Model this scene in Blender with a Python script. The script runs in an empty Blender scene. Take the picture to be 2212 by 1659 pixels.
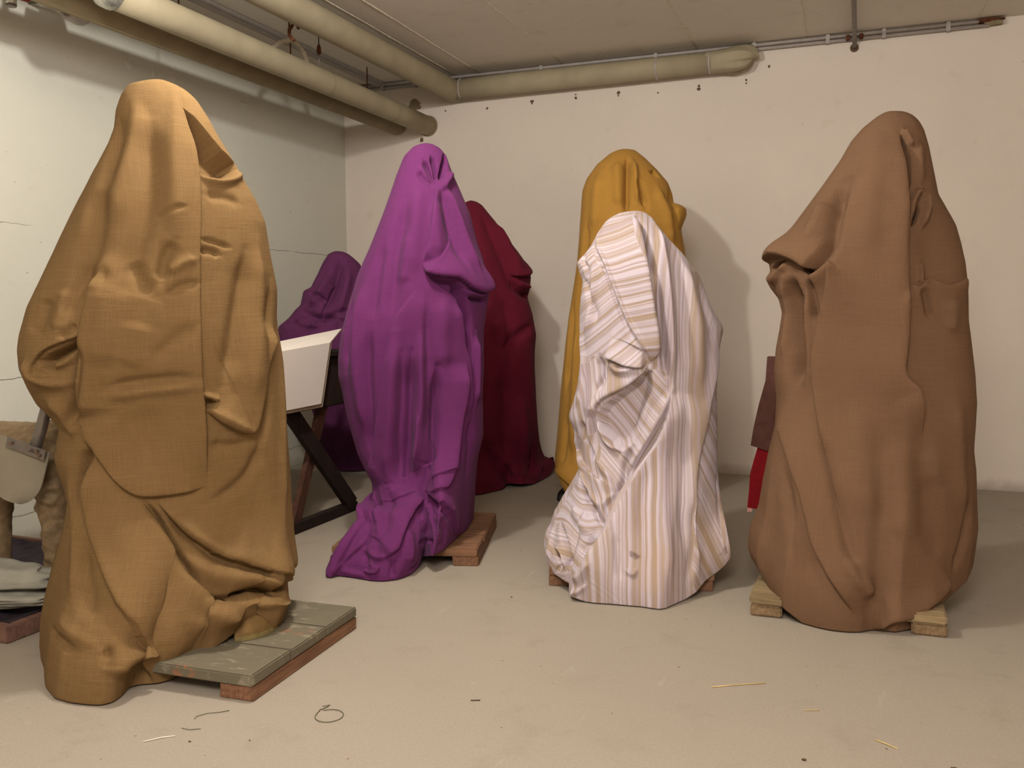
import bpy, math, random
import numpy as np
from mathutils import Vector, Matrix
R = math.radians
rnd = random.Random(7)
SC = bpy.context.scene
COL = SC.collection

# ---------------------------------------------------------------- camera, light, exposure
cam = bpy.data.cameras.new('camera'); cam_o = bpy.data.objects.new('camera', cam); COL.objects.link(cam_o)
cam.sensor_fit = 'HORIZONTAL'; cam.sensor_width = 36.0; cam.lens = 36.0 * 1925.75 / 2212
_f = Vector((-0.36071, 0.92893, -0.08357)); _r = Vector((0.93228, 0.36173, -0.0031)); _u = Vector((-0.02735, 0.07903, 0.9965))
cam_o.matrix_world = Matrix(((_r.x, _u.x, -_f.x, 3.69565), (_r.y, _u.y, -_f.y, -6.00696), (_r.z, _u.z, -_f.z, 1.1), (0, 0, 0, 1)))
cam.clip_start = 0.05
SC.camera = cam_o
SC.view_settings.view_transform = 'Standard'; SC.view_settings.look = 'None'
SC.view_settings.gamma = 1.0; SC.view_settings.use_curve_mapping = False
SC.view_settings.exposure = 0.17
W = bpy.data.worlds.new('world'); SC.world = W; W.use_nodes = True
W.node_tree.nodes['Background'].inputs[0].default_value = (0.9, 0.85, 0.8, 1)
W.node_tree.nodes['Background'].inputs[1].default_value = 0.05

def lamp(name, loc, power, color, size):
    l = bpy.data.lights.new(name, 'POINT'); l.energy = power; l.color = color; l.shadow_soft_size = size
    o = bpy.data.objects.new(name, l); o.location = loc; COL.objects.link(o)
lamp('cellar_lamp', (2.1, -3.55, 2.60), 92, (1.0, 0.965, 0.915), 0.05)          # the bare bulb over the middle of the floor
lamp('fill_light', (3.5, -6.3, 2.55), 285, (1.0, 0.935, 0.905), 0.5)           # unseen fill light added behind the camera to lift walls and ceiling

# ---------------------------------------------------------------- helpers
def srgb(r, g, b):
    f = lambda c: ((c / 255) / 12.92) if c / 255 <= 0.04045 else (((c / 255) + 0.055) / 1.055) ** 2.4
    return (f(r), f(g), f(b), 1)

def tag(o, label=None, cat=None, group=None, kind=None):
    if label: o['label'] = label
    if cat: o['category'] = cat
    if group: o['group'] = group
    if kind: o['kind'] = kind
    return o

def empty(name, loc=(0, 0, 0), rz=0, label=None, cat=None, group=None):
    o = bpy.data.objects.new(name, None); COL.objects.link(o); o.empty_display_size = 0.1
    o.location = loc; o.rotation_euler = (0, 0, rz)
    return tag(o, label, cat, group)

def mesh_obj(name, verts, faces, mat=None, parent=None, smooth=False, loc=None, rz=None):
    me = bpy.data.meshes.new(name); me.from_pydata([tuple(v) for v in verts], [], faces); me.update()
    o = bpy.data.objects.new(name, me); COL.objects.link(o)
    if mat: me.materials.append(mat)
    if smooth: me.polygons.foreach_set('use_smooth', [True] * len(me.polygons))
    if parent: o.parent = parent
    if loc is not None: o.location = loc
    if rz is not None: o.rotation_euler = (0, 0, rz)
    return o

def box_vf(x0, x1, y0, y1, z0, z1, bev=0.0, jit=0.0):
    """box with chamfered vertical and horizontal edges (24 corner points)"""
    if bev <= 0:
        v = [(x, y, z) for x in (x0, x1) for y in (y0, y1) for z in (z0, z1)]
        f = [(0, 1, 3, 2), (4, 6, 7, 5), (0, 4, 5, 1), (2, 3, 7, 6), (0, 2, 6, 4), (1, 5, 7, 3)]
        return v, f
    import bmesh
    bm = bmesh.new(); bmesh.ops.create_cube(bm, size=1)
    for v in bm.verts:
        v.co.x = x0 + (v.co.x + .5) * (x1 - x0); v.co.y = y0 + (v.co.y + .5) * (y1 - y0); v.co.z = z0 + (v.co.z + .5) * (z1 - z0)
        v.co += Vector([rnd.uniform(-jit, jit) for _ in range(3)])
    bmesh.ops.bevel(bm, geom=bm.edges[:], offset=bev, segments=2, affect='EDGES')
    bm.verts.index_update()
    v = [tuple(p.co) for p in bm.verts]; f = [tuple(p.index for p in q.verts) for q in bm.faces]; bm.free()
    return v, f

def box(name, x0, x1, y0, y1, z0, z1, mat, parent=None, bev=0.0, jit=0.0):
    v, f = box_vf(x0, x1, y0, y1, z0, z1, bev, jit)
    return mesh_obj(name, v, f, mat, parent)

def slab(quad, th, bev=0):
    """thick sheet over a 3D quad: front face = quad, thickness along its back normal"""
    q = [Vector(p) for p in quad]; n = (q[1] - q[0]).cross(q[3] - q[0]).normalized() * th
    v = q + [p + n for p in q]
    return [tuple(p) for p in v], [(0, 1, 2, 3), (7, 6, 5, 4), (0, 4, 5, 1), (1, 5, 6, 2), (2, 6, 7, 3), (3, 7, 4, 0)]

def tube_vf(path, rad, seg=16, caps=True, flat=1.0):
    """swept tube along a polyline, radius per point; returns verts, faces"""
    P = [Vector(p) for p in path]; n = len(P)
    rad = rad if isinstance(rad, (list, tuple)) else [rad] * n
    V = []; F = []; prev = None
    for i, p in enumerate(P):
        d = (P[min(i + 1, n - 1)] - P[max(i - 1, 0)]).normalized()
        if prev is None:
            a = Vector((0, 0, 1)) if abs(d.z) < 0.9 else Vector((1, 0, 0))
            s = d.cross(a).normalized()
        else:
            s = (prev - d * prev.dot(d)).normalized()
        prev = s; b = d.cross(s)
        for k in range(seg):
            t = 2 * math.pi * k / seg
            V.append(tuple(p + (s * math.cos(t) + b * math.sin(t) * flat) * rad[i]))
    for i in range(n - 1):
        for k in range(seg):
            a = i * seg + k; b2 = i * seg + (k + 1) % seg
            F.append((a, b2, b2 + seg, a + seg))
    if caps:
        F.append(tuple(range(seg))[::-1]); F.append(tuple(range((n - 1) * seg, n * seg)))
    return V, F

def tube(name, path, rad, mat, parent=None, seg=16, smooth=True, flat=1.0):
    v, f = tube_vf(path, rad, seg, True, flat)
    o = mesh_obj(name, v, f, mat, parent, smooth)
    if smooth:
        for p in o.data.polygons:
            if len(p.vertices) > 4: p.use_smooth = False
    return o

def lattice_noise(P, scale, seed=0):
    """smooth value noise of points P (n,3), range about -1..1"""
    g = np.random.RandomState(seed).rand(32, 32, 32) * 2 - 1
    q = P * np.array(scale); i = np.floor(q).astype(int); f = q - i; f = f * f * (3 - 2 * f); i &= 31; j = (i + 1) & 31
    def G(a, b, c): return g[a, b, c]
    x0, y0, z0 = i.T; x1, y1, z1 = j.T; fx, fy, fz = f.T
    c00 = G(x0, y0, z0) * (1 - fx) + G(x1, y0, z0) * fx; c10 = G(x0, y1, z0) * (1 - fx) + G(x1, y1, z0) * fx
    c01 = G(x0, y0, z1) * (1 - fx) + G(x1, y0, z1) * fx; c11 = G(x0, y1, z1) * (1 - fx) + G(x1, y1, z1) * fx
    return (c00 * (1 - fy) + c10 * fy) * (1 - fz) + (c01 * (1 - fy) + c11 * fy) * fz

# ---------------------------------------------------------------- materials
class NT:
    def __init__(s, name, rough=0.9, spec=0.2):
        s.m = bpy.data.materials.new(name); s.m.use_nodes = True; s.t = s.m.node_tree; s.n = s.t.nodes
        s.b = s.n['Principled BSDF']; s.b.inputs['Roughness'].default_value = rough
        s.b.inputs['Specular IOR Level'].default_value = spec
    def add(s, kind, **kw):
        n = s.n.new(kind)
        for k, v in kw.items():
            if hasattr(n, k): setattr(n, k, v)
        return n
    def link(s, a, b): s.t.links.new(a, b)
    def val(s, sock, v):
        if isinstance(v, (int, float, tuple, list)): sock.default_value = v
        else: s.link(v, sock)
    def obj_co(s): return s.add('ShaderNodeTexCoord').outputs['Object']
    def noise(s, vec, scale, detail=4, rough=0.55, dim='3D'):
        n = s.add('ShaderNodeTexNoise', noise_dimensions=dim); n.inputs['Scale'].default_value = scale
        n.inputs['Detail'].default_value = detail; n.inputs['Roughness'].default_value = rough
        if dim == '1D': s.val(n.inputs['W'], vec)
        else: s.link(vec, n.inputs['Vector'])
        return n.outputs['Fac']
    def scale(s, vec, v):
        n = s.add('ShaderNodeVectorMath', operation='MULTIPLY'); s.link(vec, n.inputs[0]); n.inputs[1].default_value = v
        return n.outputs[0]
    def math(s, op, a, b=0.0, c=0.0):
        n = s.add('ShaderNodeMath', operation=op); s.val(n.inputs[0], a); s.val(n.inputs[1], b); s.val(n.inputs[2], c); return n.outputs[0]
    def ramp(s, fac, stops, interp='LINEAR'):
        n = s.add('ShaderNodeValToRGB'); s.link(fac, n.inputs[0]); e = n.color_ramp.elements; n.color_ramp.interpolation = interp
        while len(e) < len(stops): e.new(0.5)
        for k, (p, c) in enumerate(stops): e[k].position = p; e[k].color = c if len(c) == 4 else (*c, 1)
        return n.outputs[0]
    def mix(s, f, a, b, mode='MIX'):
        n = s.add('ShaderNodeMixRGB', blend_type=mode); s.val(n.inputs[0], f); s.val(n.inputs[1], a); s.val(n.inputs[2], b); return n.outputs[0]
    def color(s, c): s.val(s.b.inputs['Base Color'], c)
    def bump(s, h, dist=0.002, strength=0.6):
        n = s.add('ShaderNodeBump'); n.inputs['Distance'].default_value = dist; n.inputs['Strength'].default_value = strength
        s.link(h, n.inputs['Height']); s.link(n.outputs[0], s.b.inputs['Normal'])
    def sep(s, vec):
        n = s.add('ShaderNodeSeparateXYZ'); s.link(vec, n.inputs[0]); return n.outputs

def g(v): return (v, v, v, 1)

def m_plain(name, col, rough=0.6, spec=0.3, metal=0.0, var=0.15, sc=30):
    t = NT(name, rough, spec); n = t.noise(t.obj_co(), sc)
    a = tuple(c * (1 - var) for c in col[:3]); b = tuple(min(1, c * (1 + var)) for c in col[:3])
    t.color(t.ramp(n, [(0.3, a), (0.7, b)])); t.b.inputs['Metallic'].default_value = metal
    t.bump(n, 0.002, 0.3); return t.m

def m_plaster(name, base, cracks=(), axis=1, stain=None):
    t = NT(name, 0.92, 0.15); co = t.obj_co()
    big = t.noise(co, 0.9, 5); mid = t.noise(co, 7, 6, 0.65); fine = t.noise(co, 90, 3)
    c = t.ramp(big, [(0.3, tuple(x * 0.93 for x in base[:3])), (0.7, tuple(min(1, x * 1.04) for x in base[:3]))])
    c = t.mix(t.ramp(mid, [(0.60, g(0)), (0.78, g(0.22))]), c, srgb(176, 160, 128))
    # trowel marks and scuffs
    sm = t.noise(t.scale(co, (3, 3, 22)), 1.5, 6, 0.7)
    c = t.mix(t.ramp(sm, [(0.66, g(0)), (0.74, g(0.25))]), c, srgb(150, 135, 112))
    sp = t.noise(co, 38, 2, 0.4)
    c = t.mix(t.ramp(sp, [(0.76, g(0)), (0.80, g(0.5))]), c, srgb(110, 92, 74))
    h = t.math('ADD', t.math('MULTIPLY', mid, 0.8), t.math('MULTIPLY', fine, 0.25))
    s = t.sep(co)
    for z0, br in cracks:
        wob = t.math('MULTIPLY', t.math('SUBTRACT', t.noise(co, 6, 6, 0.7), 0.5), 0.045)
        d = t.math('ABSOLUTE', t.math('ADD', t.math('SUBTRACT', s[2], z0), wob))
        gate = t.ramp(t.noise(co, 2.3, 2), [(0.42, g(0)), (0.5, g(1))])
        k = t.math('MULTIPLY', t.math('SMOOTH_MIN', 1.0, t.math('MAXIMUM', t.math('SUBTRACT', 1.0, t.math('MULTIPLY', d, 330)), 0.0), 0.0), gate)
        c = t.mix(t.math('MULTIPLY', k, br), c, srgb(96, 84, 66)); h = t.math('SUBTRACT', h, t.math('MULTIPLY', k, 0.8))
    # uneven darker band just above the floor
    low = t.math('SUBTRACT', 1.0, t.math('MULTIPLY', t.math('ADD', s[2], t.math('MULTIPLY', t.math('SUBTRACT', mid, .5), .14)), 14))
    c = t.mix(t.math('MULTIPLY', t.math('MAXIMUM', low, 0.0), 0.55), c, srgb(120, 105, 88))
    t.color(c); t.bump(h, 0.006, 0.55); return t.m

def m_concrete(name, a, b, dirt, light):
    t = NT(name, 0.85, 0.25); co = t.obj_co()
    big = t.noise(co, 0.7, 6, 0.6); mid = t.noise(co, 5, 7, 0.65); fine = t.noise(co, 120, 3)
    c = t.mix(big, a, b)
    c = t.mix(t.ramp(mid, [(0.55, g(0)), (0.75, g(0.35))]), c, dirt)
    c = t.mix(t.ramp(t.noise(t.scale(co, (1.2, 1, 1)), 11, 8, 0.75), [(0.62, g(0)), (0.72, g(0.35))]), c, light)
    c = t.mix(t.ramp(fine, [(0.35, g(0.16)), (0.6, g(0))]), c, dirt)
    sp = t.noise(co, 55, 1, 0.3)
    c = t.mix(t.ramp(sp, [(0.79, g(0)), (0.82, g(0.8))]), c, srgb(80, 66, 52))
    sw = t.noise(t.scale(co, (3.0, 0.5, 1)), 5, 5, 0.6)
    c = t.mix(t.ramp(sw, [(0.66, g(0)), (0.7, g(0.22))]), c, light)
    t.color(c); t.bump(t.math('ADD', mid, t.math('MULTIPLY', fine, 0.2)), 0.003, 0.5); return t.m

def m_wood(name, dark, light, axis=0, paint=None, sc=1.0, wear=0.5):
    t = NT(name, 0.75, 0.25); co = t.obj_co()
    st = [60, 60, 60]; st[axis] = 3.0
    gr = t.noise(t.scale(co, tuple(x * sc for x in st)), 1.0, 6, 0.7)
    blot = t.noise(co, 6, 4)
    c = t.ramp(gr, [(0.30, dark), (0.68, light)])
    c = t.mix(t.ramp(blot, [(0.45, g(0)), (0.7, g(0.35))]), c, tuple(x * 0.55 for x in dark[:3]) + (1,))
    if paint:
        pn = t.noise(t.scale(co, (1, 1, 1)), 9, 7, 0.7)
        pc = t.mix(t.noise(co, 3, 5), paint, tuple(x * 0.72 for x in paint[:3]) + (1,))
        pc = t.mix(t.ramp(t.noise(t.scale(co, (4, 14, 4)), 3, 6, 0.7), [(0.56, g(0)), (0.66, g(0.45))]), pc, srgb(168, 160, 138))
        c = t.mix(t.ramp(pn, [(wear, g(1)), (wear + 0.06, g(0.0))]), c, pc)
    t.color(c); t.bump(gr, 0.002, 0.5); return t.m

def m_cloth(name, base, dark, light, thread=0.0022, weave=0.6, slub=0.35, sheen=0.0, seam=None):
    """woven cloth: threads run along the 'cloth' attribute (metres across, metres down)"""
    t = NT(name, 0.95, 0.08); at = t.add('ShaderNodeAttribute', attribute_name='cloth'); s = t.sep(at.outputs['Vector'])
    co = t.obj_co()
    wa = t.math('SINE', t.math('MULTIPLY', s[0], 2 * math.pi / thread)); wb = t.math('SINE', t.math('MULTIPLY', s[1], 2 * math.pi / thread))
    wv = t.math('MULTIPLY', t.math('ADD', wa, wb), 0.5)
    sl1 = t.noise(t.scale(at.outputs['Vector'], (9, 420, 1)), 1.0, 3, 0.6); sl2 = t.noise(t.scale(at.outputs['Vector'], (420, 9, 1)), 1.0, 3, 0.6)
    sl = t.math('ADD', t.math('MULTIPLY', sl1, 0.55), t.math('MULTIPLY', sl2, 0.45))
    blot = t.noise(co, 3.0, 5, 0.6)
    c = t.mix(t.ramp(sl, [(0.36, g(0)), (0.64, g(1))]), dark, light)
    c = t.mix(1 - slub, c, base)
    c = t.mix(t.math('MULTIPLY', t.math('MAXIMUM', wv, 0.0), 0.12 * weave), c, dark)
    c = t.mix(t.ramp(blot, [(0.35, g(0.18)), (0.6, g(0))]), c, dark)
    t.color(c)
    t.b.inputs['Sheen Weight'].default_value = sheen; t.b.inputs['Sheen Roughness'].default_value = 0.5
    h = t.math('ADD', t.math('MULTIPLY', wv, 0.35), t.math('MULTIPLY', sl, 1.6))
    t.bump(h, 0.0012, weave); return t.m

def m_stripe():
    t = NT('striped_linen', 0.9, 0.1); at = t.add('ShaderNodeAttribute', attribute_name='cloth'); s = t.sep(at.outputs['Vector']); co = t.obj_co()
    x = t.math('ADD', s[2], t.math('MULTIPLY', t.math('SUBTRACT', t.noise(co, 4, 2), 0.5), 0.02))
    b1 = t.noise(x, 17.0, 1.0, 0.5, '1D'); b2 = t.noise(t.math('ADD', x, 9.3), 75.0, 1.0, 0.5, '1D'); b3 = t.noise(t.math('ADD', x, 4.1), 210.0, 0.0, 0.5, '1D')
    white, beige, tan, pink = srgb(188, 178, 188), srgb(155, 137, 123), srgb(133, 113, 95), srgb(163, 149, 158)
    c = t.ramp(b1, [(0.40, white), (0.45, pink), (0.49, white), (0.54, beige), (0.59, beige), (0.62, pink), (0.66, white)])
    c = t.mix(t.ramp(b2, [(0.50, g(0)), (0.60, g(0.6))]), c, beige)
    c = t.mix(t.ramp(b3, [(0.66, g(0)), (0.72, g(0.5))]), c, srgb(140, 114, 90))
    sl = t.noise(t.scale(at.outputs['Vector'], (300, 14, 1)), 1.0, 3, 0.6)
    c = t.mix(t.ramp(sl, [(0.4, g(0.0)), (0.7, g(0.22))]), c, srgb(176, 152, 130))
    st = t.noise(co, 2.6, 4)
    sz = t.sep(co)
    low = t.math('MULTIPLY', t.ramp(st, [(0.50, g(0)), (0.66, g(0.5))]), t.math('MAXIMUM', t.math('SUBTRACT', 1.0, t.math('MULTIPLY', sz[2], 2.2)), 0.0))
    c = t.mix(low, c, srgb(168, 138, 98))
    t.color(c); t.b.inputs['Sheen Weight'].default_value = 0.1
    t.bump(sl, 0.001, 0.4); return t.m

M = {}
M['wall'] = m_plaster('painted_plaster', srgb(222, 212, 198))
M['wall_left'] = m_plaster('painted_plaster_board_marked', srgb(209, 208, 194), cracks=((1.505, 0.8), (0.785, 0.8), (0.13, 0.7)))
M['wall_back'] = m_plaster('painted_plaster_back', srgb(222, 211, 198), cracks=())
M['ceiling'] = m_concrete('board_marked_ceiling', srgb(226, 218, 206), srgb(214, 206, 192), srgb(184, 172, 156), srgb(232, 224, 210))
M['floor'] = m_concrete('concrete_floor', srgb(158, 148, 133), srgb(144, 135, 122), srgb(116, 103, 88), srgb(172, 165, 149))
M['seam'] = m_plain('formwork_seam', srgb(214, 204, 182), 0.9, var=0.2)
M['lagging'] = m_plain('painted_pipe_lagging', srgb(160, 149, 123), 0.7, 0.25, var=0.08, sc=8)
M['lagging_dark'] = m_plain('old_pipe_lagging', srgb(143, 129, 102), 0.8, 0.2, var=0.12, sc=8)
M['foil'] = m_plain('foil_tape', srgb(200, 200, 190), 0.35, 0.5, 0.8, var=0.3, sc=60)
M['conduit'] = m_plain('grey_conduit', srgb(168, 160, 154), 0.5, 0.4, var=0.1)
M['rust'] = m_plain('rust', srgb(98, 60, 40), 0.9, 0.2, var=0.4, sc=50)
M['steel'] = m_plain('dull_steel', srgb(120, 112, 104), 0.45, 0.4, 0.6, var=0.15)
M['dark'] = m_plain('dark_hole', srgb(104, 84, 68), 1.0, 0.0, var=0.2)
M['redpipe'] = m_plain('red_lead_pipe', srgb(150, 62, 40), 0.6, 0.3, var=0.2)
M['board'] = m_plain('white_card', srgb(226, 216, 206), 0.8, 0.2, var=0.02, sc=5)
M['board_edge'] = m_plain('card_edge', srgb(190, 172, 150), 0.9, 0.1, var=0.1, sc=80)
M['wood_dark'] = m_wood('dark_stained_wood', srgb(22, 14, 12), srgb(46, 30, 24), 2)
M['wood_brown'] = m_wood('brown_wood', srgb(58, 36, 28), srgb(96, 62, 48), 2)
M['pine_x'] = m_wood('pine_board', srgb(88, 60, 44), srgb(146, 108, 80), 0)
M['pine_y'] = m_wood('pine_beam', srgb(84, 58, 42), srgb(136, 100, 74), 1)
M['pale_x'] = m_wood('weathered_pine_board', srgb(104, 86, 61), srgb(159, 139, 104), 0)
M['pale_y'] = m_wood('weathered_pine_beam', srgb(95, 75, 53), srgb(145, 121, 90), 1)
M['green_x'] = m_wood('green_painted_board', srgb(126, 80, 55), srgb(166, 116, 84), 0, paint=srgb(110, 103, 85), wear=0.62)
M['orange_y'] = m_wood('orange_pine_beam', srgb(81, 52, 36), srgb(141, 104, 77), 1)
M['burlap'] = m_cloth('burlap', srgb(117, 91, 58), srgb(90, 67, 38), srgb(139, 116, 82), 0.0042, 0.7, 0.30)
M['jute'] = m_cloth('brown_jute', srgb(108, 82, 62), srgb(82, 60, 41), srgb(131, 103, 79), 0.0050, 0.6, 0.22)
M['purple'] = m_cloth('purple_cotton', srgb(98, 43, 90), srgb(75, 29, 71), srgb(115, 57, 107), 0.002, 0.3, 0.25, 0.03)
M['crimson'] = m_cloth('crimson_cotton', srgb(95, 24, 40), srgb(68, 14, 30), srgb(114, 37, 55), 0.002, 0.3, 0.3, 0.02)
M['mustard'] = m_cloth('mustard_cotton', srgb(167, 124, 56), srgb(133, 93, 34), srgb(187, 146, 77), 0.002, 0.3, 0.2, 0.03)
M['violet'] = m_cloth('violet_cotton', srgb(96, 46, 85), srgb(68, 29, 64), srgb(115, 62, 102), 0.002, 0.3, 0.3, 0.02)
M['stripe'] = m_stripe()

# ---------------------------------------------------------------- room shell
H = 2.78
def structure(o): o['kind'] = 'structure'; return o
fl = structure(box('floor', -0.15, 5.85, -8.95, 0.15, -0.15, 0, M['floor']))
cl = structure(box('ceiling', -0.15, 5.85, -8.95, 0.15, H, H + 0.15, M['ceiling']))
wl = structure(box('wall_left', -0.15, 0, -8.8, 0, 0, H, M['wall_left']))
wb = structure(box('wall_back', -0.15, 5.85, 0, 0.15, 0, H, M['wall_back']))
structure(box('wall_right', 5.7, 5.85, -8.8, 0, 0, H, M['wall']))
structure(box('wall_front', -0.15, 5.85, -8.95, -8.8, 0, H, M['wall']))
# ridges left by the formwork boards on the ceiling
for x, w in ((0.945, 0.004), (1.13, 0.006), (1.75, 0.003), (2.67, 0.005), (3.35, 0.003), (4.3, 0.004)):
    p = [(x + rnd.uniform(-.003, .003), -8 + k * 0.25, H) for k in range(32)] + [(x, -0.01, H)]
    tube('formwork_seam', p, [w * rnd.uniform(.6, 1.3) for _ in p], M['seam'], cl, 6)
# drill holes, plugs and chips in the back wall
def chip(x, z, r, seed):
    q = random.Random(seed); n = 10; v = [(x, -0.0035, z)]
    for k in range(n):
        a = 2 * math.pi * k / n; rr = r * q.uniform(.7, 1.25); v.append((x + rr * math.cos(a), -0.0015, z + rr * math.sin(a)))
    v += [(p[0], 0.004, p[2]) for p in v[1:]]
    f = [(0, 1 + k, 1 + (k + 1) % n) for k in range(n)] + [(1 + k, 1 + n + k, 1 + n + (k + 1) % n, 1 + (k + 1) % n) for k in range(n)]
    mesh_obj('drill_hole', v, f, M['dark'], wb)
for i, (x, z) in enumerate(((.85, 2.54), (1.18, 2.53), (1.52, 2.55), (1.52, 2.535), (1.84, 2.57), (1.84, 2.545), (2.14, 2.555), (2.14, 2.535), (2.41, 2.53), (2.68, 2.55), (2.68, 2.53), (2.98, 2.56), (2.98, 2.54), (3.12, 2.63), (.655, 2.345))):
    chip(x, z, (0.006, 0.009, 0.012, 0.007)[i % 4] if i < 14 else 0.016, i)
# plaster blobs where the render was patched, left wall
def blob(name, y, z, ry, rz, par, mat, seed, t=0.012):
    q = random.Random(seed); n = 18; rings = 4; v = [(t, y, z)]; f = []
    pr = [q.uniform(.75, 1.2) for _ in range(n)]
    for r in range(1, rings + 1):
        k = r / rings
        for a in range(n):
            an = 2 * math.pi * a / n; v.append((t * (1 - k * k) - (0.002 if r == rings else 0), y + ry * k * pr[a] * math.cos(an), z + rz * k * pr[a] * math.sin(an)))
    for a in range(n): f.append((0, 1 + a, 1 + (a + 1) % n))
    for r in range(rings - 1):
        for a in range(n):
            i = 1 + r * n + a; j = 1 + r * n + (a + 1) % n; f.append((i, i + n, j + n, j))
    return mesh_obj(name, v, f, mat, par, True)
for k, (y, z, a, b) in enumerate(((-2.16, 2.415, .04, .030), (-1.98, 2.41, .025, .035), (-1.82, 2.42, .03, .03), (-1.2, 2.41, .05, .025))):
    blob('plaster_patch', y, z, a, b, wl, M['wall_left'], 20 + k, .006)
bp = blob('plaster_patch', 0, 0, .06, .05, wb, M['lagging_dark'], 43, 0.006); bp.rotation_euler = (0, 0, -math.pi / 2); bp.location = (.60, 0, 2.60)

# ---------------------------------------------------------------- pipes and conduits
def pipe_thing(name, label, cat, loc=(0, 0, 0), group=None): return empty(name, loc, 0, label, cat, group)
p1 = pipe_thing('heating_pipe', 'cream lagged pipe under the ceiling that runs straight into the back wall', 'pipe')
ys = [-2.98, -2.6, -2.2, -1.6, -1.0, -0.5, 0.0]
tube('pipe_lagging', [(.71, y, 2.442) for y in ys], .068, M['lagging'], p1, 28)
tube('foil_collar', [(.71, -3.06, 2.442), (.71, -3.03, 2.442), (.71, -2.985, 2.442), (.71, -2.975, 2.442)], [.05, .072, .075, .069], M['foil'], p1, 22)
tube('pipe_core', [(.71, -5.5, 2.45), (.71, -3.0, 2.442)], .028, M['steel'], p1, 16)
tube('wall_socket', [(.71, -0.001, 2.442), (.71, -0.008, 2.442)], [.076, .070], M['lagging_dark'], p1, 24)
for y in (-1.35, -.55): tube('joint_band', [(.71, y, 2.442), (.71, y - .006, 2.442)], .0686, M['lagging_dark'], p1, 24)
h1 = tube('pipe_hanger', [(.71, -1.42, 2.45), (.71, -1.42, 2.60), (.71, -1.42, H)], [.004, .004, .004], M['steel'], p1, 8)
tube('hanger_bolt', [(.71, -1.42, 2.585), (.71, -1.42, 2.60), (.71, -1.42, 2.63), (.71, -1.42, 2.645)], [.006, .014, .012, .005], M['rust'], p1, 8)

p3 = pipe_thing('return_pipe', 'darker lagged pipe half hidden below and behind the straight cream pipe', 'pipe')
tube('pipe_lagging', [(.465, -4.2, 2.445), (.465, -2.0, 2.448), (.465, -.03, 2.452), (.465, -.012, 2.452), (.465, 0, 2.452)], [.063, .063, .063, .055, .050], M['lagging_dark'], p3, 24)
tube('joint_band', [(.465, -.9, 2.450), (.465, -.906, 2.450)], .0635, M['lagging'], p3, 24)
for y in (-.45, -1.35, -2.3): tube('pipe_clip', [(.465, y, 2.50), (.465, y, H - .002)], .004, M['rust'], p3, 8)

p2 = pipe_thing('lagged_pipe', 'cream lagged pipe that turns a corner and runs along the back wall', 'pipe')
tube('pipe_lagging', [(.95, -5.5, 2.635), (.95, -2.1, 2.642), (.95, -.6, 2.65), (.95, -.10, 2.655), (.955, -.025, 2.655)], [.075, .075, .076, .077, .070], M['lagging'], p2, 28)
tube('pipe_lagging', [(.955, -.095, 2.655), (1.5, -.095, 2.66), (2.2, -.095, 2.662), (2.78, -.095, 2.665)], [.074, .073, .071, .068], M['lagging'], p2, 28)
# gathered canvas end of the lagging
V = []; F = []; n = 40
prof = [(2.74, .070, 0), (2.80, .072, .0), (2.86, .074, .004), (2.92, .080, .008), (2.97, .074, .012), (3.01, .056, .016), (3.035, .034, .016), (3.045, .010, .006)]
for i, (x, r, wv) in enumerate(prof):
    for k in range(n):
        a = 2 * math.pi * k / n; rr = r + wv * math.sin(5 * a + i * .4) + wv * .6 * math.sin(11 * a + 2)
        V.append((x + (.022 * math.cos(a) if i > 2 else 0), -.095 + rr * math.sin(a) * .95, 2.667 + rr * math.cos(a)))
for i in range(len(prof) - 1):
    for k in range(n): a = i * n + k; b = i * n + (k + 1) % n; F.append((a, b, b + n, a + n))
F.append(tuple(range((len(prof) - 1) * n, len(prof) * n)))
mesh_obj('canvas_end', V, F, M['lagging'], p2, True)
for x in (1.02, 2.42, 2.76): tube('joint_band', [(x, -.095, 2.657 + (x - .95) * .004), (x + .012, -.095, 2.657 + (x - .95) * .004)], .0755 - (x - .95) * .0022, M['conduit'], p2, 28)
tube('hanger_bolt', [(.86, -1.84, 2.60), (.84, -1.84, 2.64), (.80, -1.84, 2.60), (.80, -1.84, 2.57), (.83, -1.84, 2.54)], .010, M['rust'], p2, 8)
tube('hanger_rod', [(.80, -1.84, H), (.80, -1.84, 2.60)], .005, M['rust'], p2, 8)

ho = tube('hose', [(.6, -1.80, 2.46), (.6, -1.74, 2.54), (.6, -1.64, 2.61), (.6, -1.54, 2.648), (.6, -1.46, 2.642), (.6, -1.40, 2.60), (.6, -1.37, 2.54), (.6, -1.35, 2.46)], .013, M['seam'], None, 12)
tag(ho, 'pale arched hose between the two cream ceiling pipes', 'hose')
dt = box('cable_duct', .30, .36, -6, -.02, H - .03, H, M['conduit'], None, .004)
tag(dt, 'grey cable duct fixed to the ceiling behind the straight pipe', 'duct')

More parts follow.
